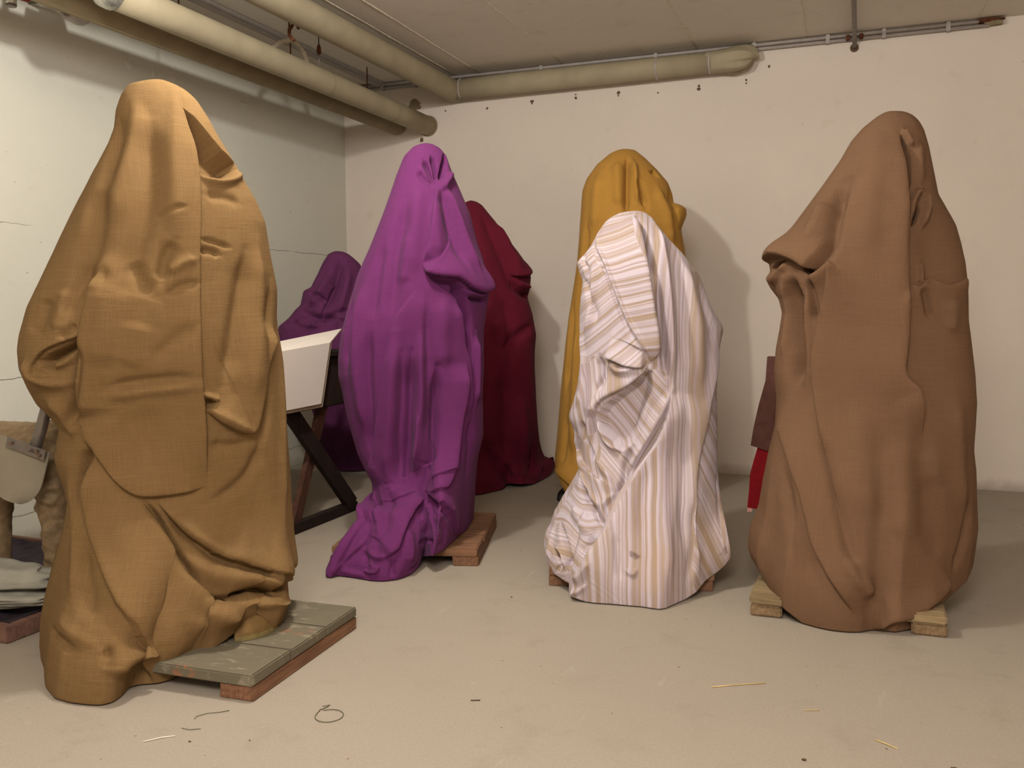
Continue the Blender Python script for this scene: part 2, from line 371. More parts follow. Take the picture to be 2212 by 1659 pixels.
# stubs at the top left corner
cr = empty('pipe_collar', (.3, -2.78, 2.49), 0, 'grey wrapped ring around a dark pipe stub at the upper left', 'pipe collar')
v = []; f = []; n = 28; m = 10
for i in range(n):
    for j in range(m):
        a = 2 * math.pi * i / n; b = 2 * math.pi * j / m; r = .055 + .020 * math.cos(b) * (1 + .18 * math.sin(7 * a)); v.append((r * math.cos(a), .05 * math.sin(b), r * math.sin(a)))
for i in range(n):
    for j in range(m): f.append((i * m + j, i * m + (j + 1) % m, ((i + 1) % n) * m + (j + 1) % m, ((i + 1) % n) * m + j))
mesh_obj('ring', v, f, M['conduit'], cr, True)
tube('stub', [(0, -.12, .01), (0, .03, .0)], .036, M['dark'], cr, 20)
tube('bracket', [(-.3, .0, .06), (0, .0, .05)], .008, M['steel'], cr, 8)
vv = empty('drain_valve', (.30, -3.13, 2.412), 0, 'shiny metal valve on a red pipe at the far upper left', 'valve')
tube('red_pipe', [(0, -.4, .04), (0, -.05, .03), (0, .08, .035), (0, .13, .06), (0, .14, .30)], .016, M['redpipe'], vv, 14)
tube('valve_body', [(0, 0, -.02), (0, 0, -.012), (0, 0, .02), (0, 0, .06)], [.012, .022, .024, .014], M['foil'], vv, 18)
tube('valve_cap', [(0, 0, -.024), (0, 0, -.016)], [.020, .023], M['steel'], vv, 18)

cd = empty('wall_conduit', (0, -.03, 0), 0, 'pair of thin grey conduits where back wall meets ceiling', 'conduit')
for dz, dy, x0, x1 in ((-.006, 0, .02, 4.30), (-.030, .008, .02, 4.36)):
    tube('conduit_tube', [(x0, dy, H + dz - .012), (2, dy, H + dz - .010), (x1, dy, H + dz - .012)], .0105, M['conduit'], cd, 12)
for x in (.35, .62, 1.6, 2.4, 3.03, 3.47, 3.79, 4.14): box('clip', x - .012, x + .012, -.015, .03, H - .056, H - .002, M['conduit'], cd, .003)
box('clamp', 3.575, 3.60, -.03, .03, H - .050, H - .020, M['rust'], cd, .003); box('clamp', 3.65, 3.675, -.03, .03, H - .050, H - .020, M['rust'], cd, .003)
V = []; F = []
def ragged(cx, cz, n, r, sx, seed):
    q = random.Random(seed); v = [(cx, -.022, cz)]; v += [(cx + sx * r * q.uniform(.6, 1.2) * math.cos(2 * math.pi * k / n), -.004 - .014 * q.random(), cz + r * q.uniform(.5, 1.1) * math.sin(2 * math.pi * k / n)) for k in range(n)]
    v += [(p[0], .03, p[2]) for p in v[1:]]
    return v, [(0, 1 + k, 1 + (k + 1) % n) for k in range(n)] + [(1 + k, 1 + n + k, 1 + n + (k + 1) % n, 1 + (k + 1) % n) for k in range(n)]
v, f = ragged(4.36, H - .016, 14, .015, 6.0, 3); mesh_obj('rust_flake', v, f, M['rust'], cd)
v, f = ragged(4.37, H - .035, 12, .018, 3.0, 5); mesh_obj('mortar_lump', v, f, M['lagging_dark'], cd)

tp = empty('water_pipe', (3.625, 0, 0), 0, 'thin grey pipe along the ceiling entering the back wall above the brown shroud', 'pipe')
tube('pipe', [(0, -6.4, 2.735), (0, -.09, 2.735), (0, -.045, 2.725), (0, -.015, 2.706), (0, 0, 2.69)], .0135, M['steel'], tp, 14)
tube('wall_hole', [(0, -.002, 2.692), (0, 0.001, 2.692)], .026, M['dark'], tp, 18)
for y in (-1.2, -2.6): box('pipe_clip', -.02, .02, y, y + .02, 2.75, H, M['steel'], tp, .002)

# ---------------------------------------------------------------- draped figures
def smooth1(a, k):
    """gaussian smoothing of a polyline (n,dim) keeping its ends"""
    if k <= 0: return a
    r = int(3 * k) + 1
    g = np.exp(-0.5 * (np.arange(-r, r + 1) / k) ** 2); g /= g.sum()
    out = np.empty_like(a)
    for d in range(a.shape[1]):
        p = np.concatenate([2 * a[0, d] - a[r:0:-1, d], a[:, d], 2 * a[-1, d] - a[-2:-r - 2:-1, d]])
        out[:, d] = np.convolve(p, g, 'valid')
    return out

def resample(pts, n):
    p = np.array(pts, float)
    L = np.concatenate([[0], np.cumsum(np.linalg.norm(np.diff(p, axis=0), axis=1))])
    q = np.linspace(0, L[-1], n)
    return np.stack([np.interp(q, L, p[:, k]) for k in range(p.shape[1])], 1)

def sstep(x):
    x = np.clip(x, 0, 1); return x * x * (3 - 2 * x)

def base_surface(D, NT, NF, NB):
    """closed loft of a draped figure: rows run from the crown (0) to the hem (NT), columns round
    the body: 0..NF the front from left to right, then NB columns over the back"""
    L = smooth1(resample(D['L'], NT + 1), NT / 260.)
    R = smooth1(resample(D['R'], NT + 1), NT / 260.)
    t = np.linspace(0, 1, NT + 1)
    th = np.concatenate([np.linspace(0, np.pi, NF + 1), np.pi + np.linspace(0, np.pi, NB + 1)[1:-1]])
    s = -np.cos(th); sn = np.sin(th)
    hw = 0.5 * np.linalg.norm(R - L, axis=1)
    hs = smooth1(hw[:, None], NT * 0.05)[:, 0]; hw = hw + (hs - hw) * sstep(t / 0.15)
    F = np.interp(t, *zip(*D['front'])); Bk = np.interp(t, *zip(*D['back']))
    cz = np.interp(t, *zip(*D['lean'])) if 'lean' in D else 0 * t
    pw = np.where(sn >= 0, np.abs(sn) ** 0.88, -np.abs(sn) ** 0.88)
    dep = np.where(sn[None, :] >= 0, F[:, None], Bk[:, None]) * hw[:, None]
    v = cz[:, None] * (0.25 + 0.75 * np.abs(sn))[None, :] - dep * pw[None, :]
    f = (s + 1) / 2
    # inside the outline the cloth follows a calmer line; the outline's own notches die away from the edge
    k = NT * D.get('calm', 0.05); Ls = smooth1(L, k); Rs = smooth1(R, k)
    e0 = sstep(t / 0.12)[:, None]; Ls = L + (Ls - L) * e0; Rs = R + (Rs - R) * e0
    eL = ((1 - s) / 2) ** 7; eR = ((1 + s) / 2) ** 7
    u = Ls[:, 0:1] * (1 - f) + Rs[:, 0:1] * f + (L - Ls)[:, 0:1] * eL + (R - Rs)[:, 0:1] * eR
    z = Ls[:, 1:2] * (1 - f) + Rs[:, 1:2] * f + (L - Ls)[:, 1:2] * eL + (R - Rs)[:, 1:2] * eR
    hem = smooth1(resample(D['hem'], NF + 1), NF / 200.)
    hb = np.zeros((len(th), 3)); hb[:NF + 1] = hem
    k = np.arange(NF + 1, len(th)); fb = (s[k] + 1) / 2
    hb[k, 0] = hem[0, 0] * (1 - fb) + hem[-1, 0] * fb
    hb[k, 1] = hem[0, 1] * (1 - fb) + hem[-1, 1] * fb + D.get('bk', 0.8) * hw[-1] * np.abs(sn[k]) ** 0.8
    hb[k, 2] = (hem[0, 2] * (1 - fb) + hem[-1, 2] * fb) * (1 - np.abs(sn[k])) + 0.015
    w = sstep((t - D.get('w0', 0.72)) / (1 - D.get('w0', 0.72)))[:, None]
    P = np.stack([u + w * (hb[None, :, 0] - u[-1][None]), v + w * (hb[None, :, 1] - v[-1][None]), z + w * (hb[None, :, 2] - z[-1][None])], -1)
    return P

FIG = {
 'tan': {"L":[[-0.005,1.838],[-0.046,1.827],[-0.078,1.816],[-0.1,1.784],[-0.118,1.735],[-0.126,1.677],[-0.144,1.629],[-0.189,1.539],[-0.247,1.419],[-0.315,1.271],[-0.347,1.203],[-0.392,1.109],[-0.417,1.023],[-0.424,0.979],[-0.422,0.921],[-0.403,0.865],[-0.378,0.808],[-0.347,0.775],[-0.317,0.73],[-0.325,0.689],[-0.336,0.633],[-0.326,0.584],[-0.311,0.538],[-0.304,0.484],[-0.32,0.402],[-0.341,0.329],[-0.358,0.27],[-0.376,0.209],[-0.394,0.143],[-0.404,0.092],[-0.41,0.016]],"R":[[-0.005,1.838],[0.03,1.84],[0.066,1.828],[0.097,1.81],[0.126,1.783],[0.16,1.729],[0.192,1.666],[0.239,1.587],[0.268,1.536],[0.307,1.47],[0.336,1.393],[0.349,1.296],[0.371,1.171],[0.365,1.047],[0.377,0.917],[0.389,0.743],[0.395,0.566],[0.4,0.435],[0.407,0.308],[0.419,0.213],[0.417,0.187],[0.397,0.169],[0.406,0.141],[0.385,0.122],[0.389,0.083],[0.382,0.04]],"hem":[[-0.409,-0.011,0.024],[-0.396,-0.085,0.004],[-0.353,-0.313,0.004],[-0.321,-0.406,0.004],[-0.28,-0.451,0.004],[-0.239,-0.483,0.004],[-0.2,-0.502,0.004],[-0.169,-0.495,0.004],[-0.146,-0.459,0.004],[-0.129,-0.402,0.004],[-0.102,-0.396,0.004],[-0.047,-0.411,0.004],[-0.013,-0.4,0.004],[0.027,-0.361,0.004],[0.068,-0.35,0.034],[0.112,-0.354,0.074],[0.178,-0.31,0.104],[0.239,-0.281,0.134],[0.267,-0.293,0.104],[0.293,-0.289,0.084],[0.321,-0.232,0.084],[0.367,-0.119,0.084]],"front":[[0,1.0],[0.15,0.9],[0.4,0.75],[0.75,0.7],[1,0.6]],"back":[[0,1.0],[0.3,0.7],[1,0.7]],"w0":0.72,"ops":[["p",[[0.675,0.094],[0.74,0.112],[0.792,0.142],[0.848,0.17],[0.96,0.192],[0.952,0.204],[0.81,0.222],[0.72,0.232],[0.662,0.228],[0.622,0.216],[0.638,0.174],[0.652,0.13]],-0.075,0.016],["s",[[0.685,0.094],[0.652,0.13],[0.638,0.174],[0.622,0.216],[0.605,0.264],[0.595,0.306],[0.59,0.362],[0.595,0.428],[0.6,0.494],[0.588,0.566],[0.582,0.6],[0.57,0.674],[0.568,0.728]],0.02,0.09,0.006],["s",[[0.568,0.728],[0.507,0.732],[0.428,0.736],[0.385,0.732],[0.352,0.714],[0.325,0.696],[0.298,0.674],[0.278,0.656],[0.25,0.632],[0.242,0.61]],0.022,0.1,0.006],["s",[[0.242,0.61],[0.262,0.578],[0.302,0.526],[0.318,0.488],[0.325,0.466],[0.33,0.42],[0.328,0.392],[0.335,0.372]],0.03,0.09,0.004],["r",[[0.345,0.414],[0.335,0.372],[0.345,0.364],[0.372,0.374],[0.398,0.416]],0.01,0.02],["r",[[0.62,0.22],[0.662,0.232],[0.715,0.236],[0.795,0.23],[0.942,0.21]],0.012,0.009],["r",[[0.435,0.108],[0.418,0.152],[0.43,0.194],[0.438,0.26],[0.43,0.32],[0.418,0.358],[0.42,0.408]],-0.022,0.026],["r",[[0.142,0.098],[0.252,0.144],[0.255,0.202],[0.262,0.244]],-0.01,0.018],["r",[[0.235,0.226],[0.278,0.292],[0.29,0.322],[0.295,0.368],[0.29,0.412]],-0.018,0.024],["r",[[0.295,0.074],[0.358,0.116],[0.345,0.174],[0.328,0.23],[0.335,0.31]],0.014,0.022],["r",[[0.688,0.052],[0.542,0.154],[0.528,0.238],[0.518,0.33]],0.012,0.018],["r",[[0.525,0.332],[0.502,0.36],[0.5,0.398]],-0.016,0.014],["r",[[0.582,0.362],[0.54,0.372],[0.512,0.384]],0.01,0.01],["r",[[0.59,0.4],[0.55,0.404],[0.515,0.42]],-0.01,0.01],["r",[[0.59,0.466],[0.542,0.484],[0.488,0.518]],-0.008,0.014],["r",[[0.582,0.548],[0.532,0.546],[0.445,0.55],[0.368,0.554]],-0.012,0.012],["r",[[0.578,0.564],[0.528,0.56],[0.44,0.564],[0.358,0.572]],0.01,0.014],["r",[[0.562,0.278],[0.512,0.282],[0.458,0.292]],-0.006,0.006],["r",[[0.41,0.358],[0.442,0.388],[0.485,0.418]],-0.012,0.018],["r",[[0.375,0.394],[0.385,0.458],[0.37,0.528]],0.016,0.026],["r",[[0.458,0.454],[0.448,0.502],[0.43,0.53]],0.01,0.022],["r",[[0.595,0.352],[0.622,0.348],[0.658,0.358]],-0.012,0.008],["r",[[0.428,0.592],[0.442,0.638],[0.45,0.684]],-0.006,0.03],["p",[[0.19,0.52],[0.19,0.508],[0.22,0.498],[0.265,0.488],[0.322,0.474],[0.322,0.492],[0.302,0.5],[0.26,0.512],[0.25,0.526],[0.218,0.528]],-0.055,0.02],["s",[[0.328,0.472],[0.278,0.482],[0.232,0.49],[0.195,0.504],[0.175,0.518],[0.178,0.53],[0.21,0.536],[0.245,0.534]],0.02,0.035,0.004],["r",[[0.198,0.524],[0.232,0.518],[0.275,0.516],[0.302,0.504]],0.014,0.007],["r",[[0.14,0.502],[0.168,0.534],[0.228,0.546],[0.288,0.546]],0.014,0.014],["r",[[0.318,0.478],[0.318,0.512],[0.295,0.548],[0.26,0.586],[0.175,0.63]],-0.028,0.012],["r",[[0.18,0.41],[0.185,0.446],[0.165,0.474]],-0.012,0.022],["r",[[0.252,0.396],[0.258,0.44],[0.242,0.468]],0.012,0.018],["r",[[0.285,0.352],[0.28,0.412],[0.268,0.448]],-0.01,0.014],["r",[[0.305,0.456],[0.288,0.466],[0.265,0.474]],-0.012,0.008],["r",[[0.165,0.57],[0.2,0.59],[0.192,0.62],[0.192,0.644]],0.012,0.016],["r",[[0.752,0.35],[0.732,0.394],[0.708,0.45],[0.685,0.512],[0.645,0.564]],-0.018,0.02],["r",[[0.818,0.334],[0.792,0.396],[0.772,0.472],[0.738,0.546],[0.705,0.606]],0.016,0.022],["r",[[0.625,0.256],[0.698,0.26],[0.775,0.272]],-0.008,0.012],["r",[[0.598,0.33],[0.652,0.338],[0.698,0.346]],-0.008,0.006],["r",[[0.875,0.396],[0.825,0.488],[0.782,0.586],[0.738,0.686]],-0.016,0.016],["s",[[0.885,0.476],[0.82,0.526],[0.778,0.576],[0.748,0.608],[0.72,0.64],[0.705,0.646],[0.68,0.644],[0.652,0.634],[0.618,0.62],[0.582,0.602]],0.034,0.08,0.008],["p",[[0.588,0.582],[0.61,0.586],[0.622,0.592],[0.605,0.6],[0.59,0.604],[0.582,0.602]],-0.03,0.008],["r",[[0.588,0.576],[0.608,0.582],[0.63,0.588]],0.012,0.006],["r",[[0.585,0.598],[0.625,0.61],[0.668,0.63],[0.702,0.642]],0.012,0.008],["r",[[0.74,0.67],[0.718,0.7],[0.68,0.724],[0.62,0.744],[0.57,0.75]],-0.012,0.014],["r",[[0.58,0.66],[0.645,0.668],[0.705,0.664]],-0.01,0.012],["r",[[0.965,0.474],[0.905,0.594],[0.86,0.71],[0.878,0.81]],0.01,0.016],["s",[[0.39,0.736],[0.43,0.772],[0.5,0.822],[0.558,0.856],[0.612,0.886],[0.655,0.908],[0.735,0.936],[0.83,0.958],[0.915,0.94],[0.982,0.948]],0.04,0.1,0.01],["s",[[0.965,0.918],[0.81,0.908],[0.688,0.856],[0.58,0.818],[0.505,0.788],[0.428,0.742]],0.028,0.07,0.006],["r",[[0.448,0.742],[0.54,0.782],[0.655,0.816],[0.805,0.872]],-0.006,0.02],["r",[[0.612,0.884],[0.665,0.91],[0.745,0.938],[0.828,0.956],[0.9,0.934],[0.998,0.954]],-0.045,0.01],["r",[[0.395,0.74],[0.438,0.772],[0.505,0.82],[0.56,0.852],[0.61,0.88]],-0.022,0.009],["r",[[0.435,0.75],[0.51,0.792],[0.585,0.822],[0.692,0.862],[0.812,0.914],[1.0,0.934]],-0.016,0.009],["r",[[0.595,0.838],[0.688,0.876],[0.82,0.932],[0.9,0.918]],0.016,0.018],["r",[[0.535,0.826],[0.608,0.856],[0.732,0.908],[0.86,0.924]],0.016,0.018],["s",[[0.552,1.0],[0.532,0.98],[0.51,0.956],[0.458,0.924],[0.412,0.892],[0.378,0.866],[0.34,0.842],[0.29,0.806],[0.245,0.774],[0.225,0.726],[0.238,0.67]],0.034,0.12,0.006],["r",[[0.272,0.656],[0.245,0.67],[0.222,0.692],[0.188,0.734],[0.2,0.77]],-0.026,0.012],["r",[[0.312,0.71],[0.34,0.768],[0.41,0.828],[0.515,0.902],[0.568,0.948]],0.01,0.03],["r",[[0.165,0.69],[0.138,0.758],[0.202,0.822],[0.26,0.878]],0.014,0.02],["r",[[0.212,0.808],[0.282,0.854],[0.345,0.894]],-0.014,0.022],["r",[[0.155,0.928],[0.265,0.928],[0.328,0.932]],-0.012,0.01],["r",[[0.212,0.902],[0.302,0.916],[0.375,0.924]],0.006,0.012],["r",[[0.415,0.968],[0.42,0.948],[0.448,0.942],[0.5,0.948],[0.522,0.962]],0.03,0.018],["p",[[0.502,0.996],[0.502,0.98],[0.51,0.97],[0.53,0.98],[0.545,0.998],[0.525,1.0]],-0.05,0.02],["r",[[0.385,0.926],[0.405,0.938],[0.405,0.954]],-0.014,0.012],["r",[[0.575,0.912],[0.66,0.94],[0.77,0.972]],0.014,0.02],["r",[[0.588,0.884],[0.635,0.912],[0.742,0.968]],0.012,0.016],["r",[[0.812,0.996],[0.838,1.0],[0.858,1.0]],-0.014,0.006],["r",[[0.722,0.934],[0.822,0.974],[0.922,0.956]],0.014,0.009]],"loc":[1.56,-3.68],"rot":0.7426},
 'purple': {"L":[[0.029,1.844],[-0.004,1.837],[-0.033,1.825],[-0.071,1.785],[-0.109,1.693],[-0.141,1.605],[-0.173,1.518],[-0.237,1.37],[-0.291,1.258],[-0.337,1.106],[-0.37,0.981],[-0.384,0.881],[-0.382,0.795],[-0.368,0.74],[-0.346,0.612],[-0.305,0.445],[-0.269,0.357],[-0.242,0.302],[-0.241,0.227],[-0.246,0.188],[-0.322,0.185],[-0.315,0.12],[-0.364,0.061],[-0.397,0.014],[-0.427,-0.039],[-0.456,-0.106]],"R":[[0.029,1.844],[0.058,1.838],[0.089,1.822],[0.116,1.792],[0.14,1.721],[0.189,1.608],[0.226,1.521],[0.253,1.409],[0.284,1.321],[0.307,1.233],[0.311,1.181],[0.298,1.096],[0.284,1.003],[0.283,0.837],[0.274,0.706],[0.279,0.525],[0.264,0.454],[0.253,0.408],[0.244,0.302],[0.236,0.193],[0.229,0.116]],"hem":[[-0.406,-0.447,0.014],[-0.388,-0.46,0.004],[-0.361,-0.431,0.004],[-0.298,-0.464,0.004],[-0.22,-0.517,0.004],[-0.164,-0.529,0.004],[-0.108,-0.51,0.004],[-0.051,-0.44,0.004],[-0.024,-0.349,0.004],[-0.012,-0.293,0.034],[0.034,-0.444,0.079],[0.084,-0.356,0.079],[0.14,-0.194,0.079],[0.196,-0.016,0.079],[0.239,0.172,0.079]],"front":[[0,1.0],[0.2,0.95],[0.5,0.8],[0.8,0.75],[1,0.6]],"back":[[0,1.0],[0.3,0.8],[1,0.7]],"w0":0.66,"quiet":1,"ops":[["s",[[0.935,0.398],[0.818,0.408],[0.77,0.4],[0.725,0.388],[0.682,0.366],[0.638,0.36],[0.6,0.356],[0.565,0.35],[0.535,0.342],[0.512,0.318]],0.055,0.1,0.014],["s",[[0.512,0.318],[0.542,0.28],[0.548,0.248],[0.56,0.206],[0.582,0.174],[0.628,0.138]],0.022,0.05,0.003],["r",[[0.485,0.07],[0.56,0.108],[0.612,0.138]],-0.016,0.008],["r",[[0.605,0.06],[0.63,0.098],[0.632,0.13]],-0.018,0.007],["r",[[0.962,0.052],[0.76,0.092],[0.655,0.13]],-0.022,0.008],["r",[[0.412,0.098],[0.518,0.126],[0.602,0.142]],-0.01,0.01],["r",[[0.852,0.106],[0.708,0.14],[0.638,0.154]],0.014,0.012],["r",[[0.648,0.14],[0.66,0.222],[0.695,0.302],[0.718,0.358]],-0.014,0.016],["r",[[0.698,0.14],[0.752,0.224],[0.775,0.304],[0.802,0.374]],0.014,0.016],["r",[[0.59,0.174],[0.592,0.252],[0.6,0.318]],0.008,0.018],["p",[[0.538,0.346],[0.598,0.36],[0.675,0.37],[0.718,0.392],[0.71,0.412],[0.675,0.414],[0.622,0.39],[0.555,0.362]],-0.05,0.02],["r",[[0.675,0.376],[0.705,0.41],[0.735,0.456],[0.765,0.502],[0.78,0.57]],-0.028,0.014],["s",[[0.675,0.418],[0.728,0.466],[0.76,0.512],[0.775,0.58],[0.788,0.648],[0.778,0.704]],0.018,0.05,0.004],["r",[[0.738,0.414],[0.8,0.428],[0.895,0.432]],-0.022,0.008],["r",[[0.722,0.4],[0.78,0.416],[0.87,0.416]],0.018,0.007],["r",[[0.83,0.508],[0.832,0.598],[0.83,0.688]],0.014,0.012],["s",[[0.01,0.764],[0.242,0.696],[0.312,0.636],[0.35,0.588],[0.385,0.526],[0.402,0.468],[0.422,0.42],[0.46,0.396],[0.495,0.37]],0.022,0.09,0.002],["r",[[0.368,0.164],[0.37,0.258],[0.388,0.36],[0.402,0.44]],-0.012,0.024],["r",[[0.455,0.134],[0.455,0.242],[0.47,0.348]],0.01,0.024],["r",[[0.208,0.328],[0.222,0.406],[0.245,0.482],[0.245,0.568],[0.248,0.666]],0.014,0.024],["r",[[0.14,0.364],[0.168,0.44],[0.18,0.516]],-0.01,0.016],["r",[[0.5,0.51],[0.48,0.606],[0.448,0.686],[0.332,0.766],[0.232,0.834]],-0.02,0.018],["r",[[0.438,0.462],[0.41,0.586],[0.36,0.68],[0.198,0.768]],0.016,0.022],["r",[[0.54,0.456],[0.532,0.606],[0.488,0.702],[0.38,0.782]],0.016,0.018],["r",[[0.605,0.556],[0.58,0.646],[0.56,0.696],[0.498,0.762],[0.398,0.808]],-0.026,0.014],["s",[[0.745,0.566],[0.728,0.65],[0.69,0.71],[0.65,0.764],[0.61,0.822],[0.562,0.842],[0.51,0.844],[0.455,0.83]],0.036,0.07,0.006],["r",[[0.792,0.706],[0.755,0.79],[0.78,0.864]],-0.014,0.014],["s",[[0.725,0.992],[0.68,0.95],[0.598,0.9],[0.482,0.858],[0.398,0.808]],0.03,0.06,0.006],["r",[[0.395,0.818],[0.488,0.87],[0.575,0.902],[0.648,0.944]],-0.028,0.012],["s",[[0.402,0.818],[0.32,0.842],[0.252,0.868],[0.222,0.906],[0.218,0.932],[0.2,0.946],[0.175,0.958]],0.045,0.1,0.008],["r",[[0.182,0.778],[0.175,0.852],[0.155,0.896],[0.148,0.934]],-0.018,0.016],["r",[[0.24,0.886],[0.272,0.934],[0.275,0.974]],0.022,0.016],["r",[[0.322,0.862],[0.43,0.942],[0.492,0.982]],0.02,0.022],["r",[[0.54,0.914],[0.602,0.958],[0.605,0.99]],-0.022,0.016],["r",[[0.308,0.934],[0.472,0.964],[0.6,0.984]],-0.016,0.009],["s",[[0.025,0.778],[0.09,0.858],[0.088,0.9],[0.09,0.932],[0.065,0.954],[0.045,0.982]],0.034,0.05,0.006],["r",[[0.075,0.868],[0.082,0.912],[0.102,0.94]],-0.022,0.012],["r",[[0.0,0.874],[0.012,0.914],[0.015,0.95]],0.018,0.012],["r",[[0.09,0.942],[0.12,0.958],[0.13,0.976],[0.158,0.978]],-0.022,0.01],["r",[[0.115,0.94],[0.152,0.954],[0.185,0.95]],0.022,0.009],["s",[[0.175,0.968],[0.175,0.984],[0.152,0.986],[0.12,0.982]],0.026,0.03,0.005],["r",[[0.208,0.952],[0.212,0.976],[0.228,0.996]],-0.016,0.01],["r",[[0.04,0.988],[0.09,0.992],[0.14,0.992]],0.014,0.008],["r",[[0.012,0.994],[0.03,0.982],[0.052,0.972]],0.02,0.01],["r",[[0.288,0.988],[0.328,0.992],[0.345,0.982]],-0.02,0.008],["r",[[0.115,0.766],[0.105,0.836],[0.118,0.886],[0.175,0.926]],0.018,0.014],["r",[[0.62,0.402],[0.622,0.486],[0.63,0.57]],0.01,0.026],["r",[[0.458,0.504],[0.435,0.62],[0.368,0.712],[0.235,0.782]],-0.012,0.01],["r",[[0.5,0.63],[0.452,0.728],[0.37,0.78]],0.012,0.009],["r",[[0.548,0.396],[0.56,0.518],[0.55,0.64],[0.488,0.736]],-0.01,0.014],["r",[[0.305,0.43],[0.308,0.526],[0.28,0.62],[0.212,0.716]],-0.012,0.016],["r",[[0.258,0.25],[0.295,0.352],[0.308,0.43]],-0.01,0.018],["r",[[0.412,0.24],[0.428,0.364]],0.01,0.018]],"loc":[1.84,-2.36],"rot":0.4707},
 'red': {"L":[[-0.168,1.775],[-0.214,1.755],[-0.258,1.692],[-0.302,1.556],[-0.334,1.298],[-0.351,1.009],[-0.362,0.717],[-0.365,0.423],[-0.359,0.126],[-0.346,-0.053]],"R":[[-0.168,1.775],[-0.128,1.766],[-0.093,1.746],[-0.025,1.661],[0.061,1.541],[0.13,1.455],[0.182,1.383],[0.208,1.302],[0.2,1.224],[0.185,1.175],[0.217,1.071],[0.24,0.943],[0.231,0.832],[0.231,0.738],[0.24,0.541],[0.251,0.346],[0.269,0.197],[0.287,0.152],[0.352,0.128],[0.363,0.104]],"hem":[[-0.326,-0.335,0.014],[-0.211,-0.424,0.004],[-0.102,-0.401,0.004],[-0.042,-0.323,0.004],[0.022,-0.256,0.004],[0.054,-0.17,0.024],[0.139,-0.202,0.024],[0.212,-0.104,0.004],[0.291,0.077,0.004],[0.352,0.196,0.024],[0.385,0.326,0.044]],"front":[[0,1.0],[0.3,0.85],[1,0.7]],"back":[[0,1.0],[0.3,0.8],[1,0.6]],"w0":0.8,"bk":0.45,"ops":[["s",[[0.988,0.308],[0.902,0.322],[0.805,0.328],[0.73,0.322],[0.688,0.312]],0.04,0.05,0.012],["r",[[0.695,0.328],[0.725,0.366],[0.83,0.394],[0.985,0.396]],-0.03,0.014],["r",[[0.752,0.338],[0.792,0.358],[0.915,0.364]],0.022,0.012],["r",[[0.7,0.076],[0.66,0.206],[0.67,0.308],[0.695,0.386]],-0.02,0.024],["r",[[0.918,0.116],[0.79,0.228],[0.798,0.314]],0.02,0.024],["r",[[0.542,0.182],[0.52,0.342],[0.532,0.464]],0.02,0.03],["r",[[0.532,0.464],[0.598,0.56],[0.682,0.522],[0.902,0.49]],-0.02,0.024],["r",[[0.62,0.38],[0.655,0.474],[0.665,0.626]],-0.016,0.024],["r",[[0.528,0.584],[0.518,0.732],[0.445,0.882]],0.022,0.03],["r",[[0.612,0.62],[0.62,0.772],[0.535,0.918]],-0.02,0.026],["r",[[0.735,0.708],[0.74,0.814],[0.715,0.926]],0.02,0.024],["r",[[0.82,0.878],[0.79,0.932],[0.645,0.972]],-0.02,0.018],["r",[[0.905,0.948],[0.768,0.966],[0.638,0.99]],0.02,0.018],["r",[[0.535,0.918],[0.458,0.974],[0.448,1.0]],-0.03,0.02]],"loc":[1.58,-0.8],"rot":0.3859},
 'mustard': {"L":[[0.019,2.003],[-0.025,1.996],[-0.069,1.979],[-0.145,1.918],[-0.203,1.837],[-0.226,1.772],[-0.239,1.61],[-0.259,1.362],[-0.283,1.211],[-0.309,1.045],[-0.325,0.909],[-0.349,0.654],[-0.365,0.398],[-0.381,0.225],[-0.378,0.142],[-0.346,0.073],[-0.318,0.01]],"R":[[0.019,2.003],[0.071,1.994],[0.129,1.948],[0.197,1.88],[0.257,1.807],[0.281,1.744],[0.289,1.69],[0.328,1.681],[0.359,1.663],[0.362,1.624],[0.345,1.583],[0.332,1.547],[0.349,1.458],[0.366,1.356],[0.379,1.144],[0.397,0.748],[0.408,0.346],[0.391,0.048]],"hem":[[-0.301,-0.284,0.074],[-0.264,-0.333,0.054],[-0.097,-0.412,0.024],[0.151,-0.385,0.024],[0.401,0.138,0.024]],"front":[[0,1.0],[0.3,0.8],[1,0.7]],"back":[[0,1.0],[0.3,0.8],[1,0.7]],"w0":0.85,"ops":[["p",[[0.722,0.116],[0.822,0.108],[0.845,0.128],[0.808,0.142],[0.748,0.136]],-0.04,0.012],["r",[[0.528,0.066],[0.505,0.136],[0.48,0.22],[0.472,0.258]],-0.03,0.012],["r",[[0.595,0.074],[0.572,0.15],[0.548,0.222]],0.022,0.012],["r",[[0.588,0.144],[0.598,0.194],[0.598,0.24]],-0.026,0.012],["r",[[0.402,0.076],[0.432,0.164],[0.435,0.232]],0.016,0.02],["r",[[0.258,0.116],[0.275,0.2],[0.268,0.286]],0.016,0.026],["r",[[0.742,0.164],[0.718,0.224],[0.75,0.28],[0.782,0.342]],0.018,0.02],["r",[[0.968,0.158],[0.792,0.242],[0.838,0.306]],-0.03,0.014],["r",[[0.188,0.258],[0.188,0.354],[0.175,0.402]],-0.016,0.016],["r",[[0.13,0.462],[0.158,0.586],[0.165,0.708]],-0.018,0.016],["r",[[0.215,0.526],[0.242,0.708],[0.228,0.89]],0.018,0.02],["s",[[0.12,0.97],[0.068,0.944],[0.002,0.928]],0.03,0.05,0.008],["r",[[0.178,0.77],[0.182,0.844],[0.115,0.908]],-0.014,0.014]],"loc":[2.42,-0.98],"rot":0.2485},
